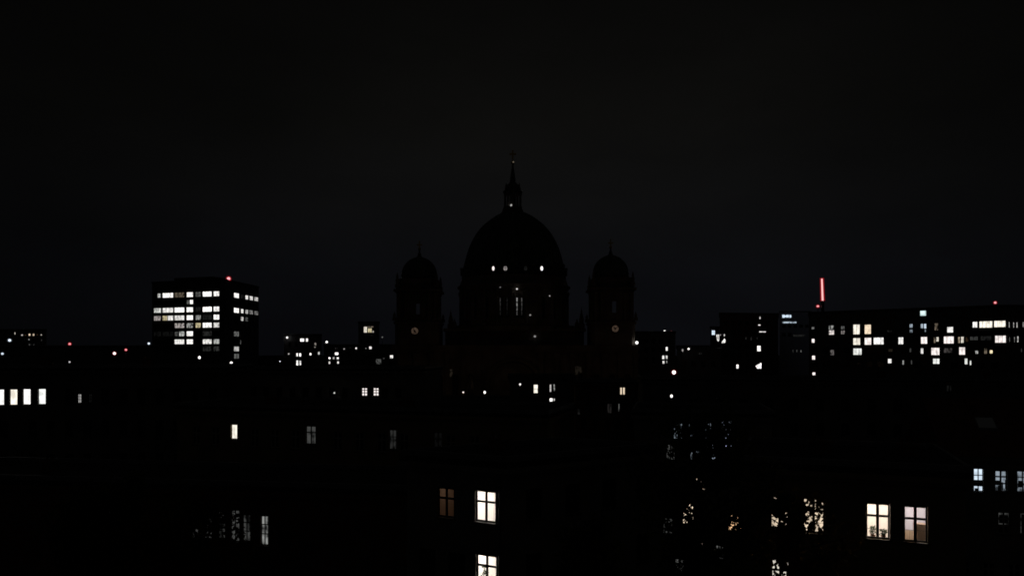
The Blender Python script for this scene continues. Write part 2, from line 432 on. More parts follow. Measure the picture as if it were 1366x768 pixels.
# ------------------------------------------------------------------ cathedral
CW = {}
def cathedral():
    Y0, Yc = 262.0, 285.0
    X = lambda px: xat(px, Y0)
    Z = lambda py: zat(py, Y0)
    Zc = lambda py: zat(py, Yc)
    R = lambda h: h / F * Yc
    cx = xat(685.5, Yc)
    root = thing('cathedral', 'great domed stone cathedral with two clock towers, dark against the night sky', 'cathedral', (cx, Yc, 0))
    # main block, with blind arched windows and pilasters
    ztop = Z(461)
    fc = Facade((X(528), Y0), (X(849), Y0))
    mb = MB(); mb.box(X(528), Y0, 0, X(849), Y0 + 52, ztop)
    wall = mb.build('nave_wall', STONE, root)
    mb = MB()
    for g_, a, b in ((.5, -2.3, -1.7), (.9, -1.697, -.9), (1.3, -.897, .2)):
        mb.box(X(528) - g_, Y0 - g_, ztop + a, X(849) + g_, Y0 + 52 + g_, ztop + b)
    mb.build('cornice', STONE, root)
    for px in list(range(534, 660, 21)) + list(range(722, 850, 21)):
        u = fc.u(px); mb = MB()
        mb.fbox(fc, u - .75, u + .75, 0, ztop - 2.5, 0.002, .7); mb.fbox(fc, u - 1.05, u + 1.05, ztop - 4.2, ztop - 2.5, .004, 1.0)
        mb.build('pilaster', STONE, root)
    for px in (544.5, 565.5, 586.5, 607.5, 628, 732.5, 753.5, 774.5, 795.5, 816.5, 837.5):
        u = fc.u(px); mb = MB(); za, zb, hw = 9.0, 19.5, 1.25
        ring = [(u - hw, za), (u + hw, za)] + [(u + hw * math.cos(t), zb + hw * math.sin(t)) for t in [math.pi * k / 10 for k in range(11)]]
        mb.face([fc.p(a, b, .05) for a, b in ring], 1)
        for k in range(len(ring)):
            (a, b), (c, d) = ring[k], ring[(k + 1) % len(ring)]
            mb.tube(fc.p(a, b, .1), fc.p(c, d, .1), .22, .22, 5)
        mb.fbox(fc, u - .07, u + .07, za, zb + hw, .06, .12)
        mb.build('arched_window', [STONE, DARKPANE], root)
    # great arch in the middle
    u = fc.u(685); hw = 9.3; mb = MB(); zs = 17.0
    for k in range(14):
        t0, t1 = math.pi * k / 14, math.pi * (k + 1) / 14
        for rr, th in ((hw, .8), (hw - 1.6, .5)):
            mb.tube(fc.p(u + rr * math.cos(t0), zs + rr * math.sin(t0) * .92, .4), fc.p(u + rr * math.cos(t1), zs + rr * math.sin(t1) * .92, .4), th, th, 6)
    for s in (-1, 1):
        for rr, th in ((hw, .8), (hw - 1.6, .5)): mb.tube(fc.p(u + s * rr, 0, .4), fc.p(u + s * rr, zs, .4), th, th, 8)
    mb.build('great_arch', STONE, root)
    # attic block behind, stepping up to the drum
    mb = MB(); ya = 269.0; xa, xb = xat(594, ya), xat(779, ya); za = zat(442, ya)
    mb.box(xa, ya, ztop + .21, xb, ya + 36, za); mb.box(xa - .6, ya - .6, za + .002, xb + .6, ya + 36.6, za + 1.1)
    xc, xd = xat(606, ya), xat(766, ya); mb.box(xc, ya + 2, za + 1.102, xd, ya + 34, zat(434, ya))
    mb.build('attic_wall', STONE, root)
    for px, py in ((601, 412), (606, 424), (776, 409), (770, 424)):
        x = xat(px, ya); zt = zat(py, ya); zb = za + 1.103; h = zt - zb; mb = MB()
        mb.lathe(x, ya + 1, [(1.15, zb), (1.15, zb + h * .22), (.75, zb + h * .25), (.85, zb + h * .42), (.5, zb + h * .62), (.28, zb + h * .72), (.33, zb + h * .78), (.12, zb + h * .86), (.04, zt)], 10)
        mb.build('pinnacle', STONE, root)
    # drum
    dz0, dz1 = zat(440, ya), Zc(392)
    prof = [(R(73), dz0), (R(73), dz0 + 1.5), (R(70), dz0 + 1.7), (R(70), dz1), (R(72.5), dz1 + .4), (R(72.5), Zc(387)), (R(75), Zc(385.5)), (R(75), Zc(383.5)), (R(72), Zc(383)), (R(71), Zc(378)), (R(69.5), Zc(375)), (R(69.5), Zc(372.5))]
    mb = MB(); mb.lathe(cx, Yc, prof, 64)
    drum = mb.build('drum', STONE, root)
    for k in range(24):
        a = math.radians(15 * k + 13); r = R(70.6); mb = MB(); c, s = math.cos(a), math.sin(a)
        mb.lathe(cx + r * c, Yc + r * s, [(.95, dz0 + 1.71), (.95, dz0 + 2.4), (.72, dz0 + 2.5), (.66, dz1 - 1.2), (1.0, dz1 - .5), (1.0, dz1 + .39)], 10)
        mb.build('column', STONE, drum, True)
    def on_round(r, ang, du, z, dn=0):        # ang 0 faces the camera, positive to the right
        a = math.radians(ang); t = Vector((math.cos(a), math.sin(a))); nn = Vector((math.sin(a), -math.cos(a)))
        q = Vector((cx, Yc)) + nn * (r + dn) + t * du
        return (q.x, q.y, z)
    lit = {-13: [(-.35, .2, .02)], 3: [(0, .22, .17)], 8: [(-.1, .18, .05)], -7: [(0, .18, .008)]}  # glowing strips stand in for glints on the window reveals
    for ang in (-75, -60, -45, -30, -13, -7, 3, 8, 30, 45, 60, 75, 105, 135, 165, 195, 225, 255):
        mb = MB(); hw = .9 if abs(ang) < 20 else 1.3; za, zb = dz0 + 4, dz1 - 3.4; r = R(70)
        P = lambda du, z, dn: on_round(r, ang, du, z, dn)
        ring = [(-hw, za), (hw, za)] + [(hw * math.cos(t), zb + hw * math.sin(t)) for t in [math.pi * k / 8 for k in range(9)]]
        mb.face([P(a, b, .12) for a, b in ring], 1)
        for k in range(len(ring)):
            (a, b), (c, d) = ring[k], ring[(k + 1) % len(ring)]
            mb.tube(P(a, b, .15), P(c, d, .15), .2, .2, 5)
        mats = [STONE, DARKPANE]
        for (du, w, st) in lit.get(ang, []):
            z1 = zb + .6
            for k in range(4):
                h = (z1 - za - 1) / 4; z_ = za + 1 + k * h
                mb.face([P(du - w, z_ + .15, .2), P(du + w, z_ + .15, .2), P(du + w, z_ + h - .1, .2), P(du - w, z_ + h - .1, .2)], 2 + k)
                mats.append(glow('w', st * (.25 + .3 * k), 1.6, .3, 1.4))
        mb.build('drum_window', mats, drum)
    for px, py, rp, st in ((669, 383, 0.8, .15), (689, 385.3, 1.05, .7), (729, 394.5, .85, .3), (705, 420, 1.2, .15), (713.5, 448.5, 1.4, .2)):  # small glints, put in as glowing balls on metal stubs
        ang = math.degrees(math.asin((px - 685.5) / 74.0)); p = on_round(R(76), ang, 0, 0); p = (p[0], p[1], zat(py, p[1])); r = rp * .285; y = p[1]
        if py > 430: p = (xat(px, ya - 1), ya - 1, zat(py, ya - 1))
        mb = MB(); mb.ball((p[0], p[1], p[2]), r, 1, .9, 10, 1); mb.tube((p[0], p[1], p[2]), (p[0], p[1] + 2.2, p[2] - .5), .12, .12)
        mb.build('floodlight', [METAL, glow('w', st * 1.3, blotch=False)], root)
    # dome
    pts = [(372.4, 68.3), (366, 67.7), (357.6, 66.2), (349, 64), (340, 61.6), (331, 58.6), (323, 55), (314, 50), (306, 44), (300, 38.3), (294.6, 31.5), (290, 25), (286.5, 18.5), (284.5, 14.6)]
    prof = [(R(h), Zc(y)) for y, h in pts]
    mb = MB(); mb.lathe(cx, Yc, prof, 96)
    dome = mb.build('dome', COPPER, root, True)
    for k in range(24):
        a = math.radians(15 * k + 7.5); mb = MB(); c, s = math.cos(a), math.sin(a)
        for i in range(len(prof) - 1):
            (r0, z0), (r1, z1) = prof[i], prof[i + 1]
            mb.tube((cx + r0 * c, Yc + r0 * s, z0), (cx + r1 * c, Yc + r1 * s, z1), .32 * (.45 + .55 * r0 / 19), .32 * (.45 + .55 * r1 / 19), 5)
        mb.build('rib', COPPER, dome)
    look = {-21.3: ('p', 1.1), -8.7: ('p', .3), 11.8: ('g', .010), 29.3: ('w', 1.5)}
    for ang in (-62, -50, -40, -30.5, -21.3, -8.7, 2, 11.8, 20.5, 29.3, 41, 53, 66, 90, 120, 150, 180, 210, 240, 270):
        r = R(65.3); ys = Yc - (r + 1.6) * max(.5, math.cos(math.radians(ang))) if abs(ang) < 70 else Yc - 15; z0, z1 = zat(360.9, ys), zat(354.9, ys); mb = MB(); hw = .46 if ang == -21.3 else .52
        if ang == -8.7: hw = .66
        P = lambda du, z, dn: on_round(r, ang, du, z, dn)
        o = 1.6
        mb.hexa([P(-hw - .35, z0 - .4, o), P(hw + .35, z0 - .4, o), P(hw + .35, z0 - .4, -2.5), P(-hw - .35, z0 - .4, -2.5), P(-hw - .35, z1 + .1, o), P(hw + .35, z1 + .1, o), P(hw + .35, z1 + .1, -2.5), P(-hw - .35, z1 + .1, -2.5)])
        mb.face([P(-hw - .6, z1 + .1, o + .15), P(hw + .6, z1 + .1, o + .15), P(0, z1 + 1.0, o + .15)])
        mb.face([P(-hw - .6, z1 + .1, o + .15), P(0, z1 + 1.0, o + .15), P(0, z1 + 1.0, -4.5), P(-hw - .6, z1 + .1, -3.5)])
        mb.face([P(0, z1 + 1.0, o + .15), P(hw + .6, z1 + .1, o + .15), P(hw + .6, z1 + .1, -3.5), P(0, z1 + 1.0, -4.5)])
        d = mb.build('dormer', COPPER, dome)
        ck, st = look.get(ang, (None, 0)); mb = MB(); n = 12; zc = (z0 + z1) / 2; hh = (z1 - z0) / 2
        mb.face([P(hw * math.cos(2 * math.pi * k / n) * 1.02, zc + hh * math.sin(2 * math.pi * k / n), o + .04) for k in range(n)], 1)
        if ang in (-8.7, 2, 11.8):
            mb.hexa([P(-.09, z0, o + .05), P(.09, z0, o + .05), P(.09, z0, o + .1), P(-.09, z0, o + .1), P(-.09, z1, o + .05), P(.09, z1, o + .05), P(.09, z1, o + .1), P(-.09, z1, o + .1)])
            mb.hexa([P(-hw, zc + .1, o + .06), P(hw, zc + .1, o + .06), P(hw, zc + .1, o + .11), P(-hw, zc + .1, o + .11), P(-hw, zc + .3, o + .06), P(hw, zc + .3, o + .06), P(hw, zc + .3, o + .11), P(-hw, zc + .3, o + .11)])
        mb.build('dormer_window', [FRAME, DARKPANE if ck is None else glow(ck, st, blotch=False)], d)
    # lantern, spire, ball and cross
    lx = xat(684, Yc)
    mb = MB(); mb.lathe(lx, Yc, [(R(15.2), Zc(285.5)), (R(15.2), Zc(283.5)), (R(13.8), Zc(283)), (R(13.6), Zc(279.5)), (R(12.8), Zc(279)), (R(12.6), Zc(277.5))], 24)
    lan = mb.build('lantern', STONE, root)
    mb = MB(); mb.lathe(lx, Yc, [(R(4.2), Zc(277.6)), (R(4.2), Zc(258))], 12); mb.build('lantern_core', STONE, lan)
    for k in range(10):
        a = 2 * math.pi * (k + .5) / 10; r = R(10.6); mb = MB()
        mb.lathe(lx + r * math.cos(a), Yc + r * math.sin(a), [(.62, Zc(277.4)), (.55, Zc(276.4)), (.42, Zc(276)), (.4, Zc(260.5)), (.6, Zc(259)), (.6, Zc(258.2))], 10)
        mb.build('column', STONE, lan)
    mb = MB(); mb.lathe(lx, Yc, [(R(11.4), Zc(258.1)), (R(12.8), Zc(257)), (R(12.8), Zc(255.4)), (R(10.6), Zc(255)), (R(10), Zc(251)), (R(8.2), Zc(247.5)), (R(5.4), Zc(245)), (R(4), Zc(243)), (R(3.4), Zc(238)), (R(2.6), Zc(232)), (R(1.5), Zc(225)), (R(1.0), Zc(219.5))], 20)
    mb.build('spire', COPPER, lan)
    for k in range(8):
        a = 2 * math.pi * (k + .5) / 8; r = R(9.4); mb = MB()
        mb.lathe(lx + r * math.cos(a), Yc + r * math.sin(a), [(.55, Zc(255)), (.5, Zc(251.5)), (.3, Zc(250.5)), (.32, Zc(248.5)), (.06, Zc(244.8))], 8)
        mb.build('finial', STONE, lan)
    mb = MB(); mb.ball((lx, Yc, Zc(217)), R(2.4), 1, 1, 16); mb.lathe(lx, Yc, [(R(.8), Zc(220)), (R(.55), Zc(212))], 8)
    mb.build('gilded_ball', GOLD, lan, True)
    mb = MB(); mb.box(lx - .28, Yc - .2, Zc(212.1), lx + .28, Yc + .2, Zc(200.5)); mb.box(lx - 1.25, Yc - .19, Zc(206.6), lx - .281, Yc + .19, Zc(204.6)); mb.box(lx + .281, Yc - .19, Zc(206.6), lx + 1.25, Yc + .19, Zc(204.6))
    mb.build('cross', GOLD, lan)
    p = (xat(682, Yc - 3.2), Yc - 3.2, Zc(276)); mb = MB(); mb.ball(p, .42, 1, 1, 10, 1); mb.lathe(p[0], p[1], [(.12, Zc(278)), (.12, p[2])], 6)
    mb.build('floodlight', [METAL, glow('w', .4, blotch=False)], lan)
    mb = MB(); p = (xat(684.8, Yc), Yc - .7, Zc(216.8)); mb.ball(p, .3, 1, 1, 8); mb.build('ball_glint', glow('m', .12, blotch=False), lan)  # glowing bead painted in as the glint on the gilded ball
    # clock towers
    for pc, off, slit, clk, hands, ydome in ((556.3, 0, (554.7, 404.7, 560, 419), (553.3, 441.2, 5.4), (150, 195), 338), (818, -2, (816.6, 401.5, 822.6, 417), (820.8, 438.2, 5.3), (312, 52), 335.5)):
        tx = xat(pc, Y0); w = .262; d = 15.0; tyc = Y0 + d / 2 - .6
        q = lambda py: zat(py + 0, Y0)
        sh = off
        def sq(mb, hpx, ya_, yb_, cut=.16):
            h = hpx * w; c = h * cut; y_ = tyc
            poly = [(tx - h + c, y_ - h), (tx + h - c, y_ - h), (tx + h, y_ - h + c), (tx + h, y_ + h - c), (tx + h - c, y_ + h), (tx - h + c, y_ + h), (tx - h, y_ + h - c), (tx - h, y_ - h + c)]
            mb.prism(poly, q(ya_), q(yb_))
        mb = MB(); sq(mb, 29.5, 461, 432); sq(mb, 31, 431.99, 429.2, .1); sq(mb, 29.6, 429.19, 427)
        tw = mb.build('clock_tower', STONE, root)
        # belfry: four walls with openings one can see the sky through
        h = 27.2 * w; z0, z1 = q(426.98), q(391.5 + sh)
        mb = MB()
        fr = Facade((tx - h, tyc - h), (tx + h, tyc - h)); bk = Facade((tx + h, tyc + h), (tx - h, tyc + h))
        hr = fr.rect(*slit)
        wall_faces(mb, fr, z0, z1, [hr], 1.0)
        ub = 2 * h - ((hr[0] + hr[1]) / 2)
        shift = (fr.p((hr[0] + hr[1]) / 2, 0)[0]) * (2 * h) / Y0
        wall_faces(mb, bk, z0, z1, [(ub - shift - 2.4, ub - shift + 2.4, z0 + 1.5, z1 - 1.2)], 1.0)
        for fs in (Facade((tx + h, tyc - h), (tx + h, tyc + h)), Facade((tx - h, tyc + h), (tx - h, tyc - h))): wall_faces(mb, fs, z0, z1, [], 1)
        mb.face([(tx - h, tyc - h, z1), (tx + h, tyc - h, z1), (tx + h, tyc + h, z1), (tx - h, tyc + h, z1)])
        uc = (hr[0] + hr[1]) / 2
        mb.build('belfry', STONE, tw)
        for du in (-6.3, -4.1, 4.1, 6.3):
            mb = MB(); c = fr.p(h + du, 0, .5); mb.lathe(c[0], c[1], [(.75, z0 + .02), (.75, z0 + .8), (.52, z0 + .9), (.48, z1 - 1.1), (.75, z1 - .3), (.75, z1 - .01)], 10)
            mb.build('column', STONE, tw)
        mb = MB(); sq(mb, 28.4, 391.49 + sh, 388.6 + sh); sq(mb, 31.2, 388.59 + sh, 385.6 + sh, .1); sq(mb, 28.3, 385.59 + sh, 383.4 + sh); sq(mb, 25.6, 383.39 + sh, 371 + sh, .3)
        mb.build('cornice', STONE, tw)
        for sx in (-1, 1):
            for sy in (-1, 1):
                x, y = tx + sx * 26.3 * w, tyc + sy * 26.3 * w; mb = MB(); zb = q(383.4 + sh)
                mb.lathe(x, y, [(.8, zb + .01), (.8, zb + 1.2), (.5, zb + 1.4), (.62, zb + 2.6), (.35, zb + 3.3), (.42, zb + 3.8), (.05, zb + 5.2)], 8)
                mb.build('finial', STONE, tw)
                mb = MB(); zb = q(427); x, y = tx + sx * 29.6 * w, tyc + sy * 29.6 * w
                mb.lathe(x, y, [(.7, zb - .2), (.7, zb + .9), (.4, zb + 1.1), (.5, zb + 1.9), (.2, zb + 2.4), (.05, zb + 3)], 8)
                mb.build('urn', STONE, tw)
        e = ydome - 338
        pr = [(24.9, 371), (24.8, 366), (23.6, 359), (22.4, 355), (20.4, 351), (17.2, 347), (13.2, 343.6), (8, 341), (3.6, 339.4), (2.3, 337), (2.3, 334.5), (1.2, 334), (.9, 329.5)]
        mb = MB(); mb.lathe(tx, tyc, [(r * w, q(y + e + (0 if y < 366 else sh - e))) for r, y in pr], 40); mb.build('tower_dome', COPPER, tw, True)
        zc_ = q(326 + e); mb = MB(); mb.ball((tx, tyc, q(328.5 + e)), .5); mb.box(tx - .2, tyc - .15, q(328 + e), tx + .2, tyc + .15, q(317.5 + e)); mb.box(tx - .95, tyc - .14, q(323.6 + e), tx + .95, tyc + .14, q(322 + e))
        mb.build('cross', GOLD, tw)
        # clock face with ring, hour marks and hands
        fy = tyc - 29.5 * w - .02; kx, kz, kr = xat(clk[0], fy), zat(clk[1], fy), clk[2] * fy / F
        P = lambda r, a, n_: (kx + r * math.sin(math.radians(a)), fy - n_, kz + r * math.cos(math.radians(a)))
        mb = MB(); mb.face([P(kr, -t, .06) for t in range(0, 360, 15)], 0)
        for t in range(0, 360, 15): mb.tube(P(kr, t, .1), P(kr, t + 15, .1), .22, .22, 5, 1)
        for t in range(0, 360, 30): mb.tube(P(kr * .78, t, .09), P(kr * .93, t, .09), .09, .09, 4, 1)
        for a, l, th in ((hands[0], .62, .2), (hands[1], .85, .14)): mb.tube(P(kr * -.15, a, .16), P(kr * l, a, .16), th, th * .6, 5, 1)
        mb.ball(P(0, 0, .16), .34, 1, 1, 8, 1)
        mb.build('clock', [glow('n', .044, 1.1, .45, 1.25), METAL], tw)
    # small lit windows low on the wall
    def lw(x0, y0, x1, y1, ck, st, sty): far_window(root, fc, fc.rect(x0, y0, x1, y1), ck, st, sty)
    lw(595, 492, 604, 503, 'm', .008, '2'); lw(767, 488, 776, 500, 'm', .006, '2')
    mb = MB(); p = at(849.5, 456.8, 261); mb.ball(p, .55, 1, 1, 10, 1); mb.tube(p, (p.x - 1.2, p.y + 1.5, p.z - .8), .12, .12); mb.build('floodlight', [METAL, glow('w', 1.5, blotch=False)], root)
    return root
cathedral()

# ------------------------------------------------------------------ lamps
def lamp(name, label, px, py, Y, rp, ck, s, base_z=None, wall_to=None, halo=None, group=None, cat='lamp', light=0, oval=1.0, lightcol=None):
    p = at(px, py, Y); r = rp * .82 * Y / F
    root = thing(name, label, cat, (p.x, Y, base_z if base_z is not None else p.z), group)
    mb = MB()
    if base_z is not None:
        k = max(.05, min(.16, r * .3))
        mb.lathe(p.x, Y, [(k * 2.6, base_z), (k * 2.6, base_z + .12), (k * 1.1, base_z + .2), (k, p.z - r * .6), (r * .7, p.z - r * .8), (r * .7, p.z - r * .7)], 8)
        mb.build('pole', METAL, root)
    else:
        mb.tube((p.x, Y, p.z + r * .5), (p.x, wall_to, p.z + r * .9), .06, .06); mb.box(p.x - .15, wall_to - .05, p.z - .1 + r, p.x + .15, wall_to, p.z + .25 + r)
        mb.build('bracket', METAL, root)
    mb = MB(); mb.ball(p, r, 1, oval, 14); mb.build('bulb', glow(ck, s, blotch=False), root, True)
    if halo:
        mb = MB(); mb.ball(p, r * halo[2], 1, 1, 20); mb.build('lens', halo_shell(halo[0], halo[1]), root, True)  # glowing shell put round the bulb to imitate its halo
    if light:
        ld = bpy.data.lights.new('lamp_light', 'POINT'); ld.energy = light; ld.color = RGB[lightcol or ck]; ld.shadow_soft_size = r * 1.1
        lo = bpy.data.objects.new('lamp_light', ld); COL.objects.link(lo); lo.parent = root; lo.location = p - root.location + Vector((0, -r * 2.2, 0))
    return root

# ------------------------------------------------------------------ far skyline, west to east
def rows(z0, pitch, h, n): return [(z0 + k * pitch, z0 + k * pitch + h) for k in range(n)]

YA = 600
building('office_block', 'distant low block with a row of orange lit upper windows beyond the long dark roof', 'office building',
         ray_plan(-40, YA, 62, YA, 40), zat(440, YA), {0: [(19, 442.5, 21, 446, 'c', .5, '1'), (28, 445.5, 31, 448, 'p', .45, '1'), (38, 444.5, 41, 448, 'm', .8, '1'), (43.2, 444.5, 46.2, 448, 'm', .65, '1'), (53.6, 445.2, 56.2, 447.8, 'c', .4, '1'),
         (37.5, 451.5, 40, 454, 'g', .2, '1'), (38, 458, 40.5, 461, 'g', .05, '1'), (44, 458.5, 46.5, 461, 'g', .045, '1'), (54.5, 452, 56.5, 455, 'g', .02, '1'), (33, 445.6, 35, 447.8, 'o', .05, '1'), (48.5, 445, 51, 447.6, 'o', .03, '1')]},
         {0: (3, 4.2, 2, [(44, 46), (38, 40)], 14, '1')})
lamp('floodlight_mast', 'bluish white floodlight on a mast before the distant block with orange windows', 12.8, 453.7, YA - 40, 2.0, 'b', 1.6, base_z=0, halo=('b', .03, 1.7), cat='floodlight')

YC = 250
building('warehouse', 'long flat dark building with no lit window, below the distant orange windows', 'warehouse',
         ray_plan(-60, YC, 206, YC - 4, 40, -30), zat(463.5, YC), {}, {0: (4, 6, 2.2, [(16, 18.5), (21.5, 24)], 14, '2')}, wall=CONC)
lamp('warning_light', 'red warning light on a short pole on the long dark flat roof', 93, 458.6, YC + 3, 1.75, 'u', .9, base_z=zat(463.5, YC) + .38, halo=('r', .16, 1.5), cat='warning light')
lamp('roof_lamp', 'small blue-white lamp on the long flat roof just beside the lit tower block', 198.5, 458, YC + 3, 1.5, 'b', 1.6, base_z=zat(463.5, YC) + .38, halo=('b', .08, 1.5))

# lit tower block
YB = 330
Ac, Bc = (xat(203, YB + 14), YB + 14), (xat(300, YB), YB)
Cc = (xat(345, YB + 38), YB + 38); Dc = (Ac[0] + Cc[0] - Bc[0], Ac[1] + Cc[1] - Bc[1])
c1, c2, c3, c4, c5, c6, c7 = (205.5, 215), (217, 231.2), (233, 246), (249, 257.6), (261, 268), (270.5, 282.6), (285, 292.6)
e8, e9, e10, e11, e12 = (312, 318.5), (321, 325), (327, 331.2), (332.5, 337.5), (339, 344.4)
R = {1: 392, 2: 402, 3: 412.3, 4: 423, 5: 433.5, 6: 444.6, 7: 455.4, 8: 465, 9: 475}
lit0 = [(1, (210, 215), 'g', .45), (1, c2, 'w', 1.25), (1, c3, 'm', .08), (1, c4, 'w', 1.3), (1, c5, 'g', .07), (1, c6, 'w', 1.6), (1, c7, 'w', 1.15), (2, (253, 258), 'w', 1.2), (2, (249, 252.6), 'g', .08),
        (3, c1, 'g', .62), (3, c2, 'w', .95), (3, c3, 'w', 1.4), (3, c4, 'w', 1.4), (3, c5, 'g', .008), (3, c6, 'w', 1.6), (3, c7, 'w', 1.1), (4, c1, 'p', .25), (4, (217, 223.3), 'y', .45), (4, (223.8, 231.2), 'w', .9), (4, c3, 'w', .8), (4, c4, 'w', 1.2),
        (4, c5, 'g', .24), (4, c6, 'g', .008), (4, c7, 'w', 1.3), (5, c3, 'p', .28), (5, c4, 'g', .24), (5, c5, 'y', .45), (5, c6, 'w', 1.3), (5, c7, 'w', .75), (6, (239, 246), 'g', .5), (6, (233, 238.5), 'g', .06), (6, c4, 'w', 1.3), (6, c6, 'g', .014), (6, c1, 'g', .003), (6, c2, 'g', .003),
        (7, c3, 'w', .95), (7, c4, 'w', 1.1), (7, c6, 'w', .75), (7, c7, 'g', .4), (8, c6, 'g', .012), (8, c7, 'g', .022)]
lit1 = [(1, e8, 'w', 1.2), (1, e9, 'w', .008), (1, e10, 'w', .9), (1, e11, 'w', .7), (1, e12, 'w', .5), (3, e8, 'w', 1.4), (3, e9, 'w', .95), (3, e10, 'w', .5), (3, e11, 'w', .22), (3, e12, 'w', .14), (4, e9, 'w', .6), (4, e10, 'g', .06), (6, e8, 'g', .12), (7, (320, 321.8), 'g', .08), (8, e8, 'w', .45), (9, e8, 'g', .10)]
f0, f1 = Facade(Ac, Bc), Facade(Bc, Cc)
def cells(lst, fc, href):
    out = []
    for r, (a, b), ck, s in lst:
        py = R[r]; Yr = fc.Y((a + b) / 2); yy = HY + (py - HY) * href / Yr; hh = 3.3 * href / Yr
        out.append((a, yy - hh, b, yy + hh, ck, s, '1' if b - a < 6 else ('2' if b - a < 10 else '3')))
    return out
w0, w1 = cells(lit0, f0, YB + 3), cells(lit1, f1, YB + 3)
done0 = {(r, c) for r, c, *_ in lit0}
for r in range(1, 9):
    for c in (c1, c2, c3, c4, c5, c6, c7):
        if not any(rr == r and cc[0] < c[1] and cc[1] > c[0] for rr, cc, *_ in lit0): w0 += [(*x[:4], None, 0, x[6]) for x in cells([(r, c, None, 0)], f0, YB + 3)]
for r in range(1, 9):
    for c in (e8, e9, e10, e11, e12):
        if not any(rr == r and cc[0] < c[1] and cc[1] > c[0] for rr, cc, *_ in lit1): w1 += [(*x[:4], None, 0, x[6]) for x in cells([(r, c, None, 0)], f1, YB + 3)]
ZB = zat(374, YB)
tower, _ = building('tower_block', 'tall dark tower block with rows of bright white windows and a red roof light', 'tower block', [Ac, Bc, Cc, Dc], ZB, {0: w0, 1: w1}, wall=CLAD)
mb = MB(); pl = Facade(Ac, Bc); mb.fbox(pl, 8, 30, ZB + .385, ZB + 2.6, -16, -5); mb.build('plant_room', CLAD, tower)
lamp('warning_light', 'red warning light on the roof corner of the tall tower block with white windows', 305, 371.6, YB + 4, 2.5, 'u', 1.5, base_z=ZB + .38, halo=('r', .10, 1.75), cat='warning light')
for k, (px, py, rp, lb) in enumerate(((266, 476.6, 1.9, 'oval white lamp low in front of the tower block, under its middle windows'), (308.5, 484, 2.0, 'white lamp at the foot of the tower block below its corner'), (373, 483, 1.8, 'white lamp standing alone between the tower block and the small lit block'))):
    lamp('street_lamp', lb, px, py, 300, rp, 'w', 1.8, base_z=0, oval=1.25, cat='street lamp')

building('shed', 'low dark roofline between the tower block and the small block with white windows', 'building', quad_plan(343, 382, 386, 382, 30), zat(476, 382), {}, {0: (1.5, 4, 1.6, [(20, 22.5)], 5, '1')})

Y1 = 330
building('flats', 'small dark block with paired white windows, beside the tower block', 'apartment block', ray_plan(379, Y1, 429, Y1, 22), zat(447.5, Y1),
         {0: [(400.3, 451, 406, 455.7, 'w', 2.2, '1'), (407.8, 450.8, 411.2, 455.8, 'w', 1.8, '1'), (384, 470.5, 386.6, 473, 'w', .5, '1'), (395, 470.5, 398, 475.5, 'w', 1.3, '1'), (399, 470.5, 402, 475.5, 'w', 1.6, '1'), (412.6, 470.2, 415.8, 474, 'w', 1.3, '1'), (424, 468.5, 426.8, 473, 'g', .6, '1'),
              (395, 480, 398.2, 487.6, 'w', 1.6, '1'), (399.2, 480.5, 402, 487, 'w', 1.2, '1'), (418.4, 456.6, 422.2, 461, 'c', .22, '1'), (418.8, 461.6, 421.4, 464, 'c', .14, '1')]}, {0: (2, 2.6, 1.2, [(30.6, 32.6)], 2, '1')}, wall=CONC)
lamp('wall_lamp', 'white lamp high on the outer corner of the small block with paired white windows', 383, 450, Y1 - 1.5, 1.6, 'w', 1.6, wall_to=Y1)
lamp('roof_lamp', 'white lamp on a short mast between the two low lit blocks near the cathedral', 435.8, 456, Y1 + 29, 1.8, 'w', 1.8, base_z=zat(461, 355) + .38)

Y2 = 355
building('flats', 'wide low block with five little white windows close beside the cathedral', 'apartment block', quad_plan(432, Y2, 532, Y2, 22), zat(461, Y2),
         {0: [(446.5, 469.4, 451.8, 473.6, 'w', 1.7, '1'), (438, 475.8, 441.2, 479.2, 'w', 1.4, '1'), (443.8, 475.8, 446.6, 479.2, 'w', .6, '1'), (449, 475.8, 452.2, 479.4, 'w', 1.5, '1'), (438.2, 481.4, 441, 485.6, 'w', .9, '1'), (449.6, 481.4, 452.4, 485.2, 'w', 1.0, '1'),
              (447.2, 463.8, 448.4, 465, 'w', .25, '1'), (449.4, 463.8, 450.6, 465, 'w', .25, '1'), (457.8, 464, 460.4, 466.2, 'w', .6, '1'), (466, 463, 468.6, 464, 'g', .05, '1'), (473.8, 462.8, 476.4, 465.8, 'w', 1.2, '1'), (487.2, 463.6, 489, 465.2, 'g', .3, '1'),
              (492.2, 460.6+.9, 496.2, 465.8, 'w', 1.2, 'r'), (501.4, 478.4, 508.6, 485.6, 'g', .055, '3'), (510.6, 476.6, 513, 479, 'g', .16, '1'), (520, 473, 524.8, 478, 'w', 1.1, '2')]},
         {0: (2, 3.2, 1.4, [(22.6, 24.6), (26, 27.6)], 10, '1')}, wall=CONC)
Y3 = 385
building('office_tower', 'slim dark tower topped by one warm lit penthouse window, beside the cathedral', 'tower block', ray_plan(478, Y3, 506, Y3, 14), zat(430.5, Y3),
         {0: [(485, 435.2, 490, 443.8, 'c', .8, '1'), (490.3, 437.2, 496.2, 443.8, 'y', .55, '2'), (496.5, 440.6, 499, 443.8, 'c', .35, '1'), (490.3, 435, 498.2, 436.8, 'm', .12, '2'), (494.6, 446.4, 496.2, 447.6, 'p', .05, '1')]}, {0: (1.2, 2.6, 1.4, [(33, 34.6), (36.5, 38)], 4, '1')}, wall=CLAD)
lamp('street_lamp', 'faint tiny lamp above the low roof next to the warm penthouse window', 510, 449.6, 370, 1.2, 'g', .12, base_z=0, cat='street lamp')

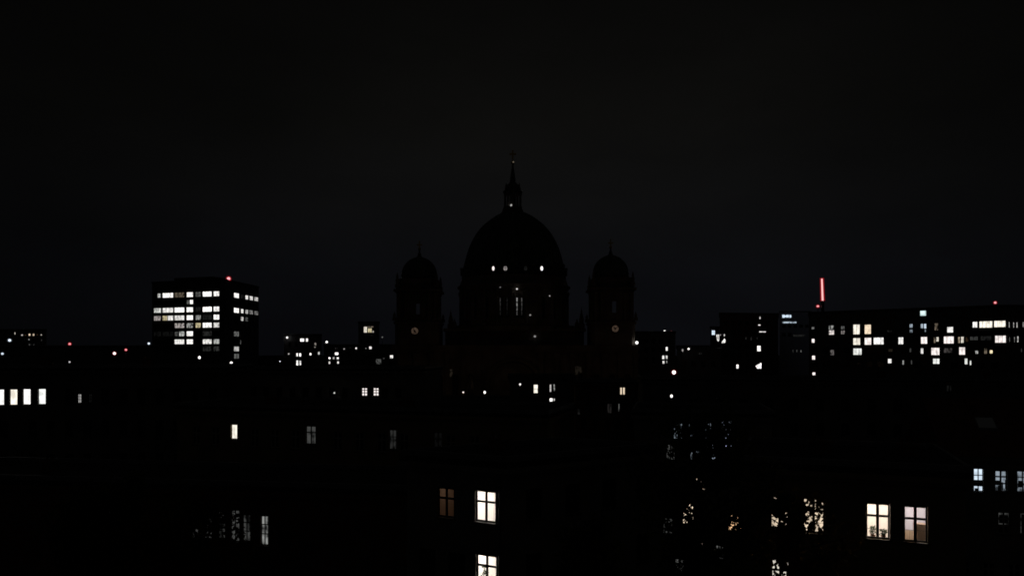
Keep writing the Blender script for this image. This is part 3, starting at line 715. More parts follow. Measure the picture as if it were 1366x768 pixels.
# right of the cathedral
YM = 300
building('flats', 'dark flat-topped block just behind the cathedral with a cluster of small white windows', 'apartment block', quad_plan(843, YM, 901, YM, 20), zat(444, YM),
         {0: [(887.8, 462.2, 891, 468, 'w', 1.1, '1'), (883, 473.6, 886.4, 479, 'w', 1.2, '1'), (887.6, 473.6, 890.8, 479, 'w', .6, '1'), (883.4, 480.8, 886.6, 485.2, 'w', .75, '1'), (888.2, 480.4, 890.4, 484.4, 'g', .16, '1'), (863, 500, 869, 508, 'g', .006, '2')]},
         {0: (2, 3, 1.4, [(24, 26), (28, 30), (31.6, 33.4)], 5, '1')}, wall=CONC)
lamp('roof_lamp', 'white lamp on the flat roof of the block with clustered small windows', 886.5, 441.2, YM + 2, 1.5, 'w', 1.1, base_z=zat(444, YM) + .38)
lamp('warning_light', 'dim reddish lamp beside the white lamp on the flat roof next to the cathedral', 895.5, 442.2, YM + 3, 1.2, 'p', .10, base_z=zat(444, YM) + .38, halo=('r', .02, 1.5), cat='warning light')

YL = 320
building('hall', 'low dark hall with a gently sloping roof between two blocks', 'hall', ray_plan(903, YL, 962, YL - 4, 26), zat(465, YL), {0: [(932, 470, 937, 473, 'g', .008, '2')]}, {0: (2, 4, 1.8, [(22, 24.5)], 5, '2')}, roof='gable', roof_h=1.6)
lamp('street_lamp', 'dim white lamp at the low end of the sloping hall roof', 910.6, 467, YL - 8, 1.3, 'w', .3, base_z=0, oval=1.7)
lamp('street_lamp', 'bright white lamp at the eaves of the dark sloping hall roof', 918.6, 465.2, YL - 8, 1.7, 'w', 1.5, base_z=0)

# stair annex with oddly shaped lit panes
YW = 322
an, (fa, *_) = building('stair_annex', 'narrow stair tower with bluish lit panes of odd shapes against the black block', 'stair tower', ray_plan(947.6, YW, 959.6, YW, 6), zat(437.5, YW),
               {0: [(949, 440, 954.2, 447, 'b', 1.05, '2')]}, wall=CLAD)
def pane_poly(root, fc, pts, ck, s):
    mb = MB(); mb.face([fc.p(fc.u(x), zat(y, fc.Y(x)), .05) for x, y in pts][::-1], 0)
    for i in range(len(pts)):
        (a, b), (c, d) = pts[i], pts[(i + 1) % len(pts)]
        mb.tube(fc.p(fc.u(a), zat(b, fc.Y(a)), .06), fc.p(fc.u(c), zat(d, fc.Y(c)), .06), .06, .06, 4, 1)
    mb.build('window', [glow(ck, s, 1.5, .25, 1.25), FRAME], root)
pane_poly(an, fa, [(955.2, 446.2), (959.5, 445.8), (959.4, 454), (957.6, 455.5), (956, 452)], 'w', .9)

YJ = 330
jb, (fj, *_) = building('office_block', 'tall black block with a few scattered white windows, one with a slanted top', 'office building', ray_plan(960, YJ, 1038, YJ + 6, 30), zat(419, YJ),
         {0: [(1012.6, 421.6, 1014.8, 425.6, 'w', .7, '1'), (1011, 432.2, 1014.8, 434.6, 'w', 1.0, '1'), (1012.6, 441.5, 1021.6, 443.2, 'w', .85, '1'), (1009.6, 460.6, 1015, 468.6, 'w', 1.5, '1'), (981.8, 485.6, 985.6, 491.6, 'w', 1.4, '1'),
              (994, 449, 996, 453, 'g', .012, '1'), (1001, 449, 1003.4, 454, 'g', .015, '1'), (1009, 449, 1011, 453, 'g', .010, '1')]},
         {0: (2, 3.4, 1.8, [(26, 28), (30, 32), (36, 38), (40, 42)], 7, '1')}, wall=CLAD)
pane_poly(jb, fj, [(1007.6, 487.8), (1015.6, 483.4), (1015.6, 491.4), (1010, 491.4)], 'w', 1.5)
pane_poly(jb, fj, [(960.6, 446), (961.8, 445.4), (961, 448), (960.6, 448.6)], 'w', .8)
pane_poly(jb, fj, [(966.4, 451), (967.8, 453.4), (967.4, 457.4), (962.4, 457.4), (962.6, 456)], 'w', 1.25)
pane_poly(jb, fj, [(965.2, 445.2), (967, 445.2), (967, 448.6), (965.4, 448.4)], 'w', .6)

YK = 420
GLASSWALL = surf('reflective_glass_wall', (.72, .74, .78), .22, .3, .08, .5, .92)
kb, (fk, *_) = building('office_block', 'glassy office block carrying a blue-white lit sign and light strip near its roof', 'office building', ray_plan(1040, YK, 1082, YK, 30), zat(416, YK),
         {0: [(1043.6, 428.8, 1062.4, 431, 'b', .55, '1'), (1057, 466.5, 1058.6, 470.4, 'g', .09, '1'), (1062, 466, 1064.4, 469.6, 'g', .05, '1'), (1067.5, 466.2, 1069.6, 470, 'g', .10, '1'), (1057, 446, 1074, 449, 'g', .010, '4')]},
         {0: (1.5, 3.2, 1.8, [(37, 39), (42, 43.5)], 5, '1')}, wall=GLASSWALL)
mb = MB()
for (a, b, t, d) in ((1043.8, 1046.6, 419.8, 423.6), (1047, 1048.4, 420.6, 422.8), (1048.8, 1052, 419.9, 423.2), (1053.2, 1055.2, 420, 423.4)):
    u0, u1, z0, z1 = fk.rect(a, t, b, d); mb.fbox(fk, u0, u1, z0, z1, .05, .3)
mb.build('lit_sign', glow('b', 1.0, blotch=False), kb)

# wide slab with many lit windows
PI0, PI1 = (1079, 302), (1340, 256)
Asl = (xat(PI0[0], PI0[1]), PI0[1]); Bsl = (xat(PI1[0], PI1[1]), PI1[1])
fS = Facade(Asl, Bsl)
S = [(1082.6, 435.6, 1086.4, 439.4, 'g', .18, '1'), (1082.6, 451.4, 1087, 457.4, 'p', 1.2, '1'), (1083, 473.8, 1087.8, 479.8, 'p', 1.2, '1'), (1083.5, 496, 1088.2, 501.8, 'p', 1.2, '1'),
     (1105.6, 433.8, 1112.4, 439.4, 'g', .28, '2'), (1105.8, 440.2, 1112.8, 446.4, 'p', .7, '2'), (1121.6, 434.4, 1127, 439.4, 'g', .07, '2'), (1121.6, 440.2, 1127.4, 446, 'p', .16, '2'),
     (1138.2, 432.6, 1147, 445.8, 'c', 1.05, '2'), (1153.4, 432.8, 1162, 445.4, 'm', .95, 'r'), (1183, 440, 1190, 443, 'g', .006, '1'), (1213, 431.6, 1217.8, 437.2, 'b', .4, '2'), (1213, 439, 1218, 443.8, 'b', .3, '2'), (1228, 431.4, 1232, 438, 'b', .45, '2'), (1232.4, 431.4, 1236, 438.4, 'b', .85, '1'), (1233.4, 439.2, 1235.4, 443, 'b', .2, '1'),
     (1246.4, 430.6, 1251.8, 440.8, 'm', .10, 'q'), (1263.4, 435.8, 1271.6, 443.4, 'w', 1.05, '2'), (1297.4, 429, 1304, 436.8, 'w', 1.05, '2'), (1306.4, 428.2, 1324, 437, 'c', 1.15, '4'), (1326, 427.6, 1341.6, 436.2, 'c', 1.15, '3'),
     (1227.4, 414.2, 1235.6, 421.2, 't', 1.0, '1'),
     (1138.2, 450.6, 1147.6, 460, 'c', 1.0, '2'), (1153.4, 450.2, 1162.4, 459.8, 'p', 1.1, '2'), (1165.4, 450, 1178.8, 459.2, 'w', 1.25, '3'), (1198.4, 449.6, 1205.2, 459, 'w', 1.0, '2'), (1228.4, 449.2, 1237, 458.4, 'p', 1.2, '2'), (1245.4, 449.4, 1248.2, 457.6, 'm', .15, '1'), (1248.6, 449, 1252.6, 455.6, 'c', .6, '1'),
     (1259, 448.4, 1272.4, 458, 'p', 1.2, '3'), (1277.8, 449, 1281, 457.6, 'm', .4, '1'), (1281.6, 448.6, 1286, 457.6, 'c', .7, '2'), (1288, 449, 1292, 456, 'o', .02, '2'), (1294, 448.6, 1304.6, 453.6, 'g', .03, '4'), (1308, 448, 1323, 454, 'g', .008, '4'), (1327.4, 447.4, 1342, 457, 'p', 1.05, '3'),
     (1107, 466, 1113, 474, 'p', .10, '2'), (1138.2, 464.4, 1149.6, 473.2, 'g', .95, '3'), (1184.6, 465, 1191.4, 469, 'm', .012, '2'), (1213, 464, 1216, 470, 'g', .03, '1'), (1228, 463.8, 1232.2, 472, 'w', .8, '1'), (1242.2, 463.6, 1253.4, 473.4, 'p', 1.1, '3'), (1259, 464, 1270.4, 470.4, 'p', .035, '3'), (1279.4, 462.8, 1287.6, 473, 'p', 1.05, '2'),
     (1300.8, 467.2, 1305.2, 472, 'g', .45, '1'), (1312.6, 464, 1317, 472, 'm', .11, '2'), (1320, 466.4, 1324.6, 471.6, 'y', .95, '1'),
     (1184.2, 478, 1189.8, 484.6, 'w', 1.1, '1'), (1203.6, 480, 1206.2, 486.4, 'g', .22, '1'), (1215, 480, 1217, 486, 'g', .05, '1'), (1244.6, 478, 1253.4, 485.2, 'g', 1.0, '2'), (1286.6, 477.4, 1291, 486, 'g', .85, '1'), (1293.4, 480.4, 1296, 487, 'g', .7, '1')]
B2 = Vector((*Bsl, 0)) + fS.d * 0
ret = (xat(1420, 262), 262.0)
back = (-fS.n) * 24
poly = [Asl, Bsl, ret, (ret[0] + back.x, ret[1] + back.y), (Asl[0] * 1.085, Asl[1] * 1.085)]
fR = Facade(Bsl, ret)
S2 = [(1345.4, 429, 1346.8, 437, 'w', .45, '1'), (1351.2, 429.6, 1352.8, 437, 'w', .45, '1'), (1355.6, 429.4, 1357.4, 437.2, 'w', .5, '1'), (1363.6, 429, 1366.8, 437, 'g', .22, '2'), (1346, 449, 1347.2, 456, 'g', .12, '1'), (1352.4, 448.8, 1353.8, 456.6, 'w', .3, '1'), (1356.4, 448, 1358.8, 456.6, 'w', .45, '1'), (1361.4, 464, 1363.6, 470, 'g', .02, '1')]
ZS = 43.6
slab, _ = building('office_building', 'wide dark slab building with irregular rows of warm lit windows, under the red mast', 'office building', poly, ZS, {0: S, 1: S2}, {0: (1.5, 4.1, 2.2, [(22.5, 24.6), (27.8, 30), (32.6, 34.8)], 20, '2')}, wall=CONC)
Ym = 303
p0 = at(1097.4, 416, Ym); zt, zb_ = zat(372.5, Ym), zat(401, Ym)
mast = thing('light_mast', 'tall glowing red light tube on a mast above the wide slab building', 'light mast', (p0.x, Ym, ZS + .38))
mb = MB(); mb.lathe(p0.x, Ym, [(1.1, ZS + .38), (1.1, ZS + .8), (.62, ZS + .9), (.6, zb_ - .2), (.8, zb_ - .15), (.8, zb_)], 12); mb.build('pole', METAL, mast)
pt = at(1096.4, 372.5, Ym)
mb = MB(); mb.tube((p0.x, Ym, zb_), (pt.x, Ym, zt), .34, .29, 14); mb.ball((pt.x, Ym, zt), .29); mb.build('light_tube', glow('k', 1.15, 1, .9, 1.05, blotch=False), mast)
mb = MB(); mb.tube((p0.x, Ym, zb_ - .1), (pt.x, Ym, zt + .5), .85, .74, 18); mb.build('lens', halo_shell('r', .13), mast)  # outer shell paints a red halo around the tube
lamp('warning_light', 'small tilted red lamp at the foot of the tall glowing red mast', 1091, 408.3, Ym + 1, 1.9, 'u', 1.2, base_z=ZS + .38, halo=('r', .12, 1.5), oval=.7, cat='warning light')
lamp('warning_light', 'red warning light on the roof of the slab building, far from the glowing mast', 1327.6, 403.6, 264, 1.7, 'u', 1.2, base_z=ZS + .38, halo=('r', .10, 1.7), cat='warning light')

# ------------------------------------------------------------------ middle distance roofs
YU = 140
building('long_building', 'long low dark building under the slab, no lit windows, with faint flat roof edge', 'building', quad_plan(858, YU, 1420, YU - 8, 16), zat(508, YU), {0: [(1263, 506.5+6, 1270, 522, 'g', .004, '2')]},
         {0: (4, 4.5, 1.5, [(17.5, 19.6), (13, 15.2)], 16, 'T')}, near=True, wall=PLASTER[2], chimneys=((20, 4, 1.4, .7, 1.6), (44, 6, 1.4, .7, 1.4), (62, 4, 1.0, .7, 1.5)))
lamp('floodlight_mast', 'large bright orange-white lamp with a red halo beside the cathedral, above the white one', 899, 496.4, 236, 3.0, 'p', 3.0, base_z=0, halo=('r', .008, 2.0), light=230, lightcol='o', cat='floodlight')
lamp('street_lamp', 'white street lamp straight under the big red-rimmed lamp near the cathedral', 895.8, 528, 126, 2.0, 'w', 1.6, base_z=0, oval=1.3, cat='street lamp')

P1Y = 165
building('townhouse', 'low dark house roof in front of the cathedral with two tiny white lamps above it', 'house', quad_plan(562, P1Y, 682, P1Y, 14), zat(536, P1Y), {}, {0: (2, 3.2, 1.2, [(13, 15)], 6, 'T')}, near=True, wall=PLASTER[0], chimneys=((5, 5, 1.2, .6, .8),))
lamp('floodlight_mast', 'tiny white lamp in front of the cathedral, the fainter of two above a low roof', 618, 523, 238, 1.4, 'w', .9, base_z=0, cat='floodlight', light=90, lightcol='o')
lamp('floodlight_mast', 'small white lamp in front of the cathedral, the brighter of two above a low roof', 646.6, 523, 238, 1.8, 'w', 1.8, base_z=0, cat='floodlight', light=130, lightcol='o', oval=1.25)
building('townhouse', 'narrow dark house with one bright cream window, before the cathedral portal', 'house', quad_plan(680, P1Y, 766, P1Y, 14), zat(504, P1Y),
         {0: [(711.8, 512.6, 717.6, 524.2, 'c', 1.2, 'r'), (733, 512.4, 735.8, 522.6, 'w', .55, 'r'), (738.2, 511.8, 740.6, 521.6, 'g', .26, 'r'), (733, 530.6, 737.4, 535.4, 'w', 1.6, '1'), (738, 531, 740.4, 534.8, 'w', .6, '1')]},
         {0: (1.2, 2.4, 1.0, [(12.5, 14.5)], 5, 'T')}, near=True, wall=PLASTER[2], roof='gable', roof_h=.8)
lamp('street_lamp', 'small white lamp beside the narrow house with the bright cream window', 693.8, 512.4, P1Y - 8, 1.6, 'w', 1.05, base_z=0, oval=1.2, cat='street lamp')
P3 = building('townhouse', 'dark house with one orange curtained window and a balcony, before the clock tower', 'house', quad_plan(768, P1Y - 6, 856, P1Y - 8, 14), zat(511, P1Y - 6),
         {0: [(827, 516.4, 830, 526.2, 'm', .75, '1'), (830.6, 516.4, 833.8, 526.2, 'm', .75, '1'), (824.6, 538, 826.8, 549, 'g', .06, '1'), (810, 538, 816, 551, 'p', .009, '2'), (764+6, 545, 774, 553, 'g', .006, '1')]},
         {0: (1.2, 2.4, 1.1, [(12, 14.2)], 6, 'T')}, near=True, wall=PLASTER[3])
fb = P3[1][0]; mb = MB(); z_ = zat(536, P1Y - 6)
mb.fbox(fb, 2, 12.6, z_ - .2, z_, .005, 1.1)
for k in range(28): mb.fbox(fb, 2.05 + k * .385, 2.1 + k * .385, z_ + .002, z_ + .95, 1.0, 1.06)
mb.fbox(fb, 2, 12.6, z_ + .952, z_ + 1.02, .98, 1.08); mb.build('balcony', METAL, P3[0])

YD = 110
building('broad_building', 'broad dark building with four tall blank white windows lit in a row', 'building', quad_plan(-90, YD, 292, YD + 3, 18), zat(494, YD),
         {0: [(-6, 518.6, 5.6, 540.4, 'w', 1.25, '1'), (12.4, 518.4, 23.4, 540.2, 'c', 1.15, '1'), (30, 518, 41, 539.8, 'w', 1.25, '1'), (50.4, 517.8, 61.2, 539.4, 'g', 1.15, '1'), (103.6, 525.2, 108.2, 537.2, 'w', .42, 'h'), (124-6, 489+36, 122.6, 537, 'g', .004, 'h')]},
         {0: [(13.5, 2.6, 1.15, [(20.4, 22.7), (15.6, 17.9), (10.8, 13)], 12, 'h'), (1, 2.1, 1.15, [(15.6, 17.9), (10.8, 13)], 5, 'h')]}, near=True, wall=PLASTER[2], chimneys=((12, 6, 1.5, .7, 1.5), (27, 7, 1.5, .7, 1.3)))
zD = zat(494, YD) + .38
for px, py, rp, ck, s, halo, nm, lb in ((152.7, 471.2, 2.1, 'p', 2.5, ('r', .05, 1.6), 'warning_light', 'white-pink lamp with red rim, the larger of a close pair above the broad building'),
                                    (168, 466.4, 1.7, 'u', .9, ('r', .14, 1.4), 'warning_light', 'pinkish red lamp, the higher of a close pair above the broad building'),
                                    (92.8, 482.6, 1.4, 'g', .6, None, 'roof_lamp', 'faint white lamp on the broad building, straight under a red light'),
                                    (3.2, 471.6, 1.7, 'b', 1.1, ('b', .03, 1.6), 'roof_lamp', 'bluish lamp above the row of four blank white windows')):
    lamp(nm, lb, px, py, YD + 5, rp, ck, s, base_z=zD, halo=halo, cat='warning light' if nm == 'warning_light' else 'lamp')

YE2 = 140
building('plain_building', 'long dark building with a pair of pinkish paned windows lit side by side', 'building', quad_plan(286, YE2, 566, YE2 - 4, 16), zat(494, YE2),
         {0: [(482.3, 516.8, 490, 528, 'p', 1.1, 'h'), (497.6, 516.8, 505.3, 528, 'p', 1.1, 'h')]}, {0: (2, 2.5, 1.15, [(19.8, 21.6), (15, 17)], 14, 'h')}, near=True, wall=PLASTER[0], chimneys=((10, 5, 1.6, .7, 1.2),))
lamp('wall_lamp', 'tiny white wall lamp on the long dark building close to its paired windows', 446, 523.8, YE2 - 4, 1.4, 'g', .6, wall_to=YE2 - 2.2)
lamp('wall_lamp', 'tiny white wall lamp on the long dark building, far from its paired windows', 382.4, 531.8, YE2 - 4, 1.5, 'w', .8, wall_to=YE2 - 1.3)

building('tenement', 'dark tenement with one narrow cream window and three dim grey ones in a row', 'apartment house', quad_plan(236, 91.5, 730, 78, 13), 21.2,
         {0: [(308.2, 565.8, 316.2, 585.2, 'c', 1.05, '1'), (407.6, 567.6, 421.2, 592.4, 'g', .036, 'T'), (519, 573, 528.4, 599, 'g', .016, 'T'), (578, 576, 590, 602, 'g', .002, 'T'), (654, 579, 668, 600, 'g', .0025, 'T')]},
         {0: [(2.2, 2.75, 1.15, [(16.9, 19.1)], 14, 'T'), (2.2, 2.75, 1.15, [(12.9, 15.1)], 14, 'T')]}, near=True, wall=PLASTER[1], chimneys=((9, 5, 1.6, .7, .9), (27, 6, 1.6, .7, .8)), frame=FRAMEW)

YR = 85
building('courtyard_house', 'dark house behind the tall tree, its dim windows glinting through the leaves', 'apartment house', quad_plan(846, YR, 1030, YR - 3, 12), zat(553, YR),
         {0: [(898, 561, 911, 586, 'b', .16, 'T'), (918, 561, 931, 586, 'b', .10, 'T'), (940, 561, 953, 586, 'b', .30, 'T'), (962, 561, 978, 586, 'b', .40, 'T'), (888, 592, 901, 614, 'g', .05, 'T'), (920, 592, 934, 614, 'b', .10, 'T'), (942, 592, 956, 614, 'b', .45, 'T'), (966, 592, 982, 614, 'b', .5, 'T'),
              (910, 670, 926, 702, 'm', 1.0, 'T'), (926, 634, 942, 654, 'm', .28, 'T'), (928, 714, 943, 734, 'm', .35, 'T'), (971, 686, 990, 708, 'o', 1.2, 'T'), (884, 690, 898, 712, 'g', .03, 'T'), (900, 744, 914, 766, 'g', .08, 'T'), (952, 724, 966, 746, 'g', .10, 'T')]},
         {}, near=True, wall=PLASTER[0])

# ------------------------------------------------------------------ courtyard buildings close by
ZF = zat(622, 48)
cF = [(xat(543, 50.9), 50.9), (xat(674, 47.4), 47.4), (xat(872, 54.5), 54.5), (xat(700, 62), 62)]
cF[3] = (cF[0][0] + cF[2][0] - cF[1][0], cF[0][1] + cF[2][1] - cF[1][1])
white_room = ((.86, .83, .80), 90, (1, .94, .87)); brown_room = ((.50, .37, .28), 3.6, (1, .78, .60)); cream_room = ((.84, .79, .735), 92, (1, .90, .80)); mauve_room = ((.74, .70, .71), 54, (1, .93, .93))
Fb, Ff = building('corner_house', 'corner house with two glaring white cross-framed windows stacked and one dim brown one', 'apartment house', cF, ZF,
         {0: [(583, 650, 606, 690, 'o', 1, 'T', brown_room), (633.6, 654, 661.4, 696.4, 'w', 1, 'T', white_room), (634.6, 739.5, 662.4, 782, 'w', 1, 'T', white_room)]},
         {0: (1.0, 2.3, 1.3, [(12.9, 14.9)], 2, 'T'), 1: (1.6, 3.2, 1.3, [(17.2, 19.2), (13, 15)], 12, 'T')}, near=True, wall=PLASTER[0], chimneys=((3.5, 5, 1.4, .6, .8),))
mb = MB(); q = Ff[0].p(Ff[0].w - .35, 0, .14); mb.lathe(q[0], q[1], [(.06, .2), (.06, ZF - .6)], 8)
for z in (5, 9, 13, 17): mb.lathe(q[0], q[1], [(.085, z), (.085, z + .12)], 8)
mb.build('downpipe', ZINC, Fb)

ZG = zat(633, 44.5)
Gb, Gf = building('apartment_house', 'apartment house with two warm cross-framed windows in the open and two behind leaves', 'apartment house', quad_plan(992, 47.6, 1289, 43.3, 11), ZG,
         {0: [(1027, 661, 1053, 705, 'm', .75, 'T'), (1070.4, 664, 1100.6, 711, 'm', .85, 'T'), (1154.6, 670.6, 1187.6, 718.6, 'c', 1, 'T', cream_room), (1205, 674.4, 1238, 723, 'p', 1, 'T', mauve_room), (1028, 745, 1054, 788, 'c', .7, 'T')]},
         {0: (.9, 2.3, 1.3, [(12.4, 14.4)], 6, 'T')}, near=True, wall=PLASTER[1], chimneys=((4, 5, 1.4, .6, .9), (9.5, 6, 1.2, .6, .8)))
fg = Gf[0]
# curtain rods inside the two warm windows, and things on their sills
for (a, b, yy) in ((1155, 1187, 706.4), (1205, 1238, 708)):
    u0, u1, z, _ = fg.rect(a, yy, b, yy); mb = MB(); mb.tube(fg.p(u0 - .02, z, -.24), fg.p(u1 + .02, z, -.24), .014, .014); mb.build('curtain_rod', METAL, Gb)
u0, u1, z, z2 = fg.rect(1206, 708, 1221, 723)
mb = MB()
for k in range(14):
    a, b = u0 + (u1 - u0) * k / 14, u0 + (u1 - u0) * (k + 1) / 14; na, nb = (-.25, -.29)[k % 2], (-.29, -.25)[k % 2]
    mb.face([fg.p(a, z - .05, na), fg.p(b, z - .05, nb), fg.p(b, z2, nb), fg.p(a, z2, na)])
def _cloth(m, t, p):
    p.inputs['Base Color'].default_value = (.5, .38, .24, 1); p.inputs['Roughness'].default_value = .9; p.inputs['Transmission Weight'].default_value = 0
    tl = t.nodes.new('ShaderNodeBsdfTranslucent'); tl.inputs[0].default_value = (.62, .46, .30, 1); mx = t.nodes.new('ShaderNodeMixShader'); mx.inputs[0].default_value = .65
    t.links.new(p.outputs[0], mx.inputs[1]); t.links.new(tl.outputs[0], mx.inputs[2]); t.links.new(mx.outputs[0], t.nodes['Material Output'].inputs['Surface'])
mb.build('cafe_curtain', mat('tan_cloth', _cloth), Gb)
def potted(px, py_top, py_bot, label, seed, fg=fg):
    rnd = random.Random(seed); u, _, zb, zt = fg.rect(px, py_top, px + 1, py_bot); n = -.42
    c = fg.p(u, 0, n); root = thing('potted_plant', label, 'house plant', (c[0], c[1], zb))
    mb = MB(); mb.lathe(c[0], c[1], [(.09, zb), (.13, zb + .2), (.145, zb + .2), (.145, zb + .24)], 12); mb.build('pot', plain('terracotta', (.2, .08, .05), .8), root)
    mb = MB()
    for k in range(70):
        a, t = rnd.uniform(0, 6.28), rnd.uniform(.1, .9); h = zb + .22 + (zt - zb - .22) * rnd.uniform(.1, 1); r = .24 * rnd.uniform(.2, 1)
        p = Vector((c[0] + r * math.cos(a), c[1] + r * math.sin(a) * .5, h)); d = Vector((rnd.gauss(0, 1), rnd.gauss(0, 1), rnd.gauss(0, 1))).normalized() * .09; e = d.orthogonal().normalized() * .045
        mb.face([p - d, p + e, p + d, p - e])
        if k % 6 == 0: mb.tube((c[0], c[1], zb + .2), p, .008, .005, 4)
    mb.build('leaves', plain('houseplant', (.05, .075, .03), .6), root)
potted(1165.5, 703, 720, 'bushy potted plant on the inner sill of the cream window', 3)
potted(1179.5, 707.5, 721, 'low potted plant on the inner sill, on the corner side of the cream window', 5)
potted(642, 757, 784, 'tall leafy potted plant inside the lowest white window of the corner house', 9, Ff[0])
u0, u1, zb, zt = fg.rect(1223, 703, 1236, 727); n = -.9
cab = thing('cabinet', 'brown cabinet inside the mauve room beside the cream window', 'cabinet', fg.p((u0 + u1) / 2, zb - .9, n))
mb = MB(); mb.fbox(fg, u0, u1 + .25, zb - .9, zt + .0, n - .5, n); mb.build('body', plain('brown_wood', (.30, .20, .13), .6), cab)
mb = MB(); uc = (u0 + u1 + .25) / 2; mb.fbox(fg, u0 + .03, uc - .01, zb - .85, zt - .05, n + .002, n + .025); mb.fbox(fg, uc + .01, u1 + .22, zb - .85, zt - .05, n + .002, n + .025); mb.build('door', plain('brown_wood2', (.34, .24, .16), .5), cab)

YH = 72
Hb, Hf = building('tiled_house', 'house with cool bluish lit windows and a dark tiled roof, at the edge', 'apartment house', quad_plan(1262, YH, 1470, YH - 3, 12), zat(607, YH),
         {0: [(1299, 624.6, 1312, 655, 'b', .95, 'h'), (1327, 627, 1344, 655.6, 'b', .26, 'h'), (1357, 628, 1373, 656, 'b', .22, 'h'), (1331, 682.4, 1348, 712, 'g', .035, 'h'), (1361, 684, 1376, 712, 'g', .02, 'h')]},
         {0: (1.0, 2.15, 1.1, [(6, 8.1)], 7, 'h')}, near=True, wall=PLASTER[0], roof='gable', roofmat=TILE, roof_h=5.2, frame=FRAMEW)
# half-drawn blind shapes and furniture in the cool windows
fh = Hf[0]
for (x0, y0, x1, y1) in ((1300, 640, 1311.4, 648.5), (1301, 651, 1306.6, 654.4), (1328, 640.6, 1336, 647), (1337, 643, 1339, 654), (1332, 647.5, 1335, 654), (1343-1.6, 640, 1343.4, 652), (1359, 641, 1366, 650), (1333.6, 686.6, 1345.6, 698), (1331.6, 699.4, 1347.4, 711.4), (1363.6, 686, 1372, 711)):
    u0, u1, z0, z1 = fh.rect(x0, y0, x1, y1); mb = MB(); mb.fbox(fh, u0, u1, z0, z1, -.158, -.15); mb.build('blind', FRAME, Hb)
u0, u1, z0, z1 = fh.rect(1303.4, 560.4, 1324.6, 577); rn = 3.7
mb = MB(); fcz = lambda u, z, k: fh.p(u, z, k)
zr = lambda n: zat(607, YH) + .003 + (5.2 - .003) * (n + .45) / 6.45
for na, nb_, mi, g_ in ((2.4, 3.7, 0, 0),):
    P = lambda u, n, h: fh.p(u, zr(n) + h, -n)
    uu0 = fh.u(1304) + .9; uu1 = uu0 + 1.7
    mb.hexa([P(uu0, na, .0), P(uu1, na, .0), P(uu1, nb_, .0), P(uu0, nb_, .0), P(uu0, na, .12), P(uu1, na, .12), P(uu1, nb_, .12), P(uu0, nb_, .12)])
    mb.face([P(uu0 + .1, na + .1, .13), P(uu1 - .1, na + .1, .13), P(uu1 - .1, nb_ - .1, .13), P(uu0 + .1, nb_ - .1, .13)], 1)
mb.build('skylight', [ZINC, glow('g', .0022, blotch=False)], Hb)  # the pane's faint glow stands in for reflected sky

YS = 62
building('brick_wing', 'low rear wing of dark brick with tall narrow dim windows behind bare branches', 'building', quad_plan(-110, YS, 541, YS - 6, 9), zat(650, YS - 3),
         {0: [(347.4, 687.6, 357.4, 727, 'g', .19, 'h'), (323, 686, 333.6, 722, 'g', .035, 'h'), (307, 680, 319, 722, 'g', .045, 'h'), (290, 682, 300, 718, 'g', .03, 'h'), (272, 683, 282, 720, 'g', .05, 'h'), (254, 682, 264, 718, 'g', .03, 'h'), (142, 660, 152, 690, 'g', .010, 'h'), (162, 662, 172, 690, 'g', .012, 'h')]},
         {0: [(2, 2.4, .9, [(7, 9.2)], 14, 'h'), (22.8, 2.2, .9, [(12.4, 14.4)], 5, 'h')]}, near=True, wall=PLASTER[3], chimneys=((8, 4, 1.2, .6, .9),))

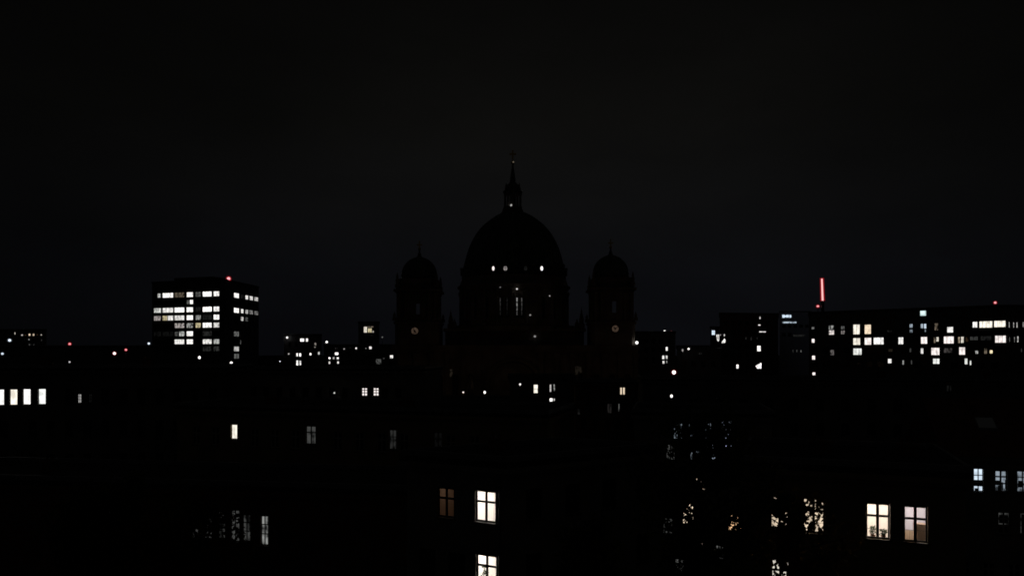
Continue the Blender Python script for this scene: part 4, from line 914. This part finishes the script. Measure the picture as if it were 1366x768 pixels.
# ------------------------------------------------------------------ trees
def leaf_mat(key, col):
    m = surf(key, col, .6, 4, .45, .4); t = m.node_tree; p = t.nodes['Principled BSDF']
    tl = t.nodes.new('ShaderNodeBsdfTranslucent'); tl.inputs[0].default_value = (col[0] * 2.2, col[1] * 2.0, col[2] * 1.2, 1); mx = t.nodes.new('ShaderNodeMixShader'); mx.inputs[0].default_value = .45
    t.links.new(p.outputs[0], mx.inputs[1]); t.links.new(tl.outputs[0], mx.inputs[2]); t.links.new(mx.outputs[0], t.nodes['Material Output'].inputs['Surface'])
    return m
BARK = surf('bark', (.055, .045, .035), .95, 3, .4)
LEAF = leaf_mat('leaf', (.055, .075, .03))
LEAFA = leaf_mat('autumn_leaf', (.11, .075, .03))
def tree(label, px, Y, top_py, bot_py, rad, nleaf, seed, leafmat=LEAF, size=.15, limbs=18):
    rnd = random.Random(seed); x = xat(px, Y); zt, zb = zat(top_py, Y), zat(bot_py, Y)
    root = thing('tree', label, 'tree', (x, Y, 0)); mb = MB(); H = zt
    pts = [Vector((x, Y, 0))]; n = 9
    for k in range(1, n + 1): pts.append(Vector((x + rnd.gauss(0, .12) * k ** .5, Y + rnd.gauss(0, .12) * k ** .5, H * .97 * k / n)))
    rt = .11 + H * .009
    for k in range(n): mb.tube(pts[k], pts[k + 1], rt * (1 - k / n * .9), rt * (1 - (k + 1) / n * .9), 8)
    ends = []
    for i in range(limbs):
        f = (i + rnd.random()) / limbs; z = zb + (zt - zb) * (f * .97) - .8
        k = min(n - 1, max(0, int(z / (H * .97) * n))); t = z / (H * .97) * n - k; a0 = pts[k].lerp(pts[k + 1], t)
        az = i * 2.4 + rnd.uniform(-.5, .5); prof = math.sin(math.pi * min(.97, .15 + .8 * f)) ** .6
        ln = rad * prof * rnd.uniform(.75, 1.15); r0 = rt * .36 * (1.1 - .6 * f)
        a1 = a0 + Vector((math.cos(az) * ln * .55, math.sin(az) * ln * .55, ln * rnd.uniform(.2, .5)))
        a2 = a1 + Vector((math.cos(az + .3) * ln * .45, math.sin(az + .3) * ln * .45, ln * rnd.uniform(.05, .35)))
        mb.tube(a0, a1, r0, r0 * .6, 6); mb.tube(a1, a2, r0 * .6, r0 * .2, 5); ends += [a1, a2, a2]
        for j in range(6):
            s = rnd.choice((a1, a1.lerp(a2, .5), a2, a0.lerp(a1, .6))); e = s + Vector((rnd.gauss(0, .5), rnd.gauss(0, .5), rnd.gauss(.15, .4))) * rad * .38
            mb.tube(s, e, r0 * .22, .008, 4); ends += [e, s.lerp(e, .6)]
    mb.build('trunk', BARK, root)
    rs = np.random.RandomState(seed); E = np.array([tuple(e) for e in ends])
    wgt = rs.rand(len(E)) ** 2 + .05; idx = rs.choice(len(E), nleaf, p=wgt / wgt.sum())
    c = E[idx] + rs.normal(0, rad * .13, (nleaf, 3))
    d = rs.normal(0, 1, (nleaf, 3)); d[:, 2] -= .4; d /= np.linalg.norm(d, axis=1)[:, None]
    e = np.cross(d, rs.normal(0, 1, (nleaf, 3))); e /= np.linalg.norm(e, axis=1)[:, None]
    L_ = (size * rs.uniform(.6, 1.3, nleaf))[:, None]; d = d * L_; e = e * L_ * .55
    up = np.cross(d, e); up /= (np.linalg.norm(up, axis=1)[:, None] + 1e-9); up *= L_ * .15
    V = np.stack([c - d, c + e + up - d * .1, c + d, c - e + up - d * .1], 1).reshape(-1, 3)
    mb = MB(); mb.v = [tuple(p) for p in V]; mb.f = [(4 * k, 4 * k + 1, 4 * k + 2, 4 * k + 3) for k in range(nleaf)]; mb.m = [0] * nleaf
    mb.build('crown', leafmat, root)
tree('tall leafy tree in the courtyard in front of the dim glinting windows', 930, 37, 552, 790, 3.1, 9000, 11, LEAF, .15, 40)
tree('smaller tree whose leaves cover two warm windows of the apartment house', 1064, 38, 652, 810, 2.3, 1900, 23, LEAFA, .21, 20)
tree('thin tree before the tall narrow dim windows of the rear wing', 268, 50, 664, 800, 3.4, 5200, 31, LEAFA, .17, 20)
tree('bushy low tree in front of the side wall of the corner house', 782, 41, 688, 800, 2.0, 3500, 47, LEAF, .15, 14)
tree('leafy dark tree before the rear wing, far from every lit window', 140, 50, 646, 800, 3.2, 9000, 53, LEAF, .17, 18)
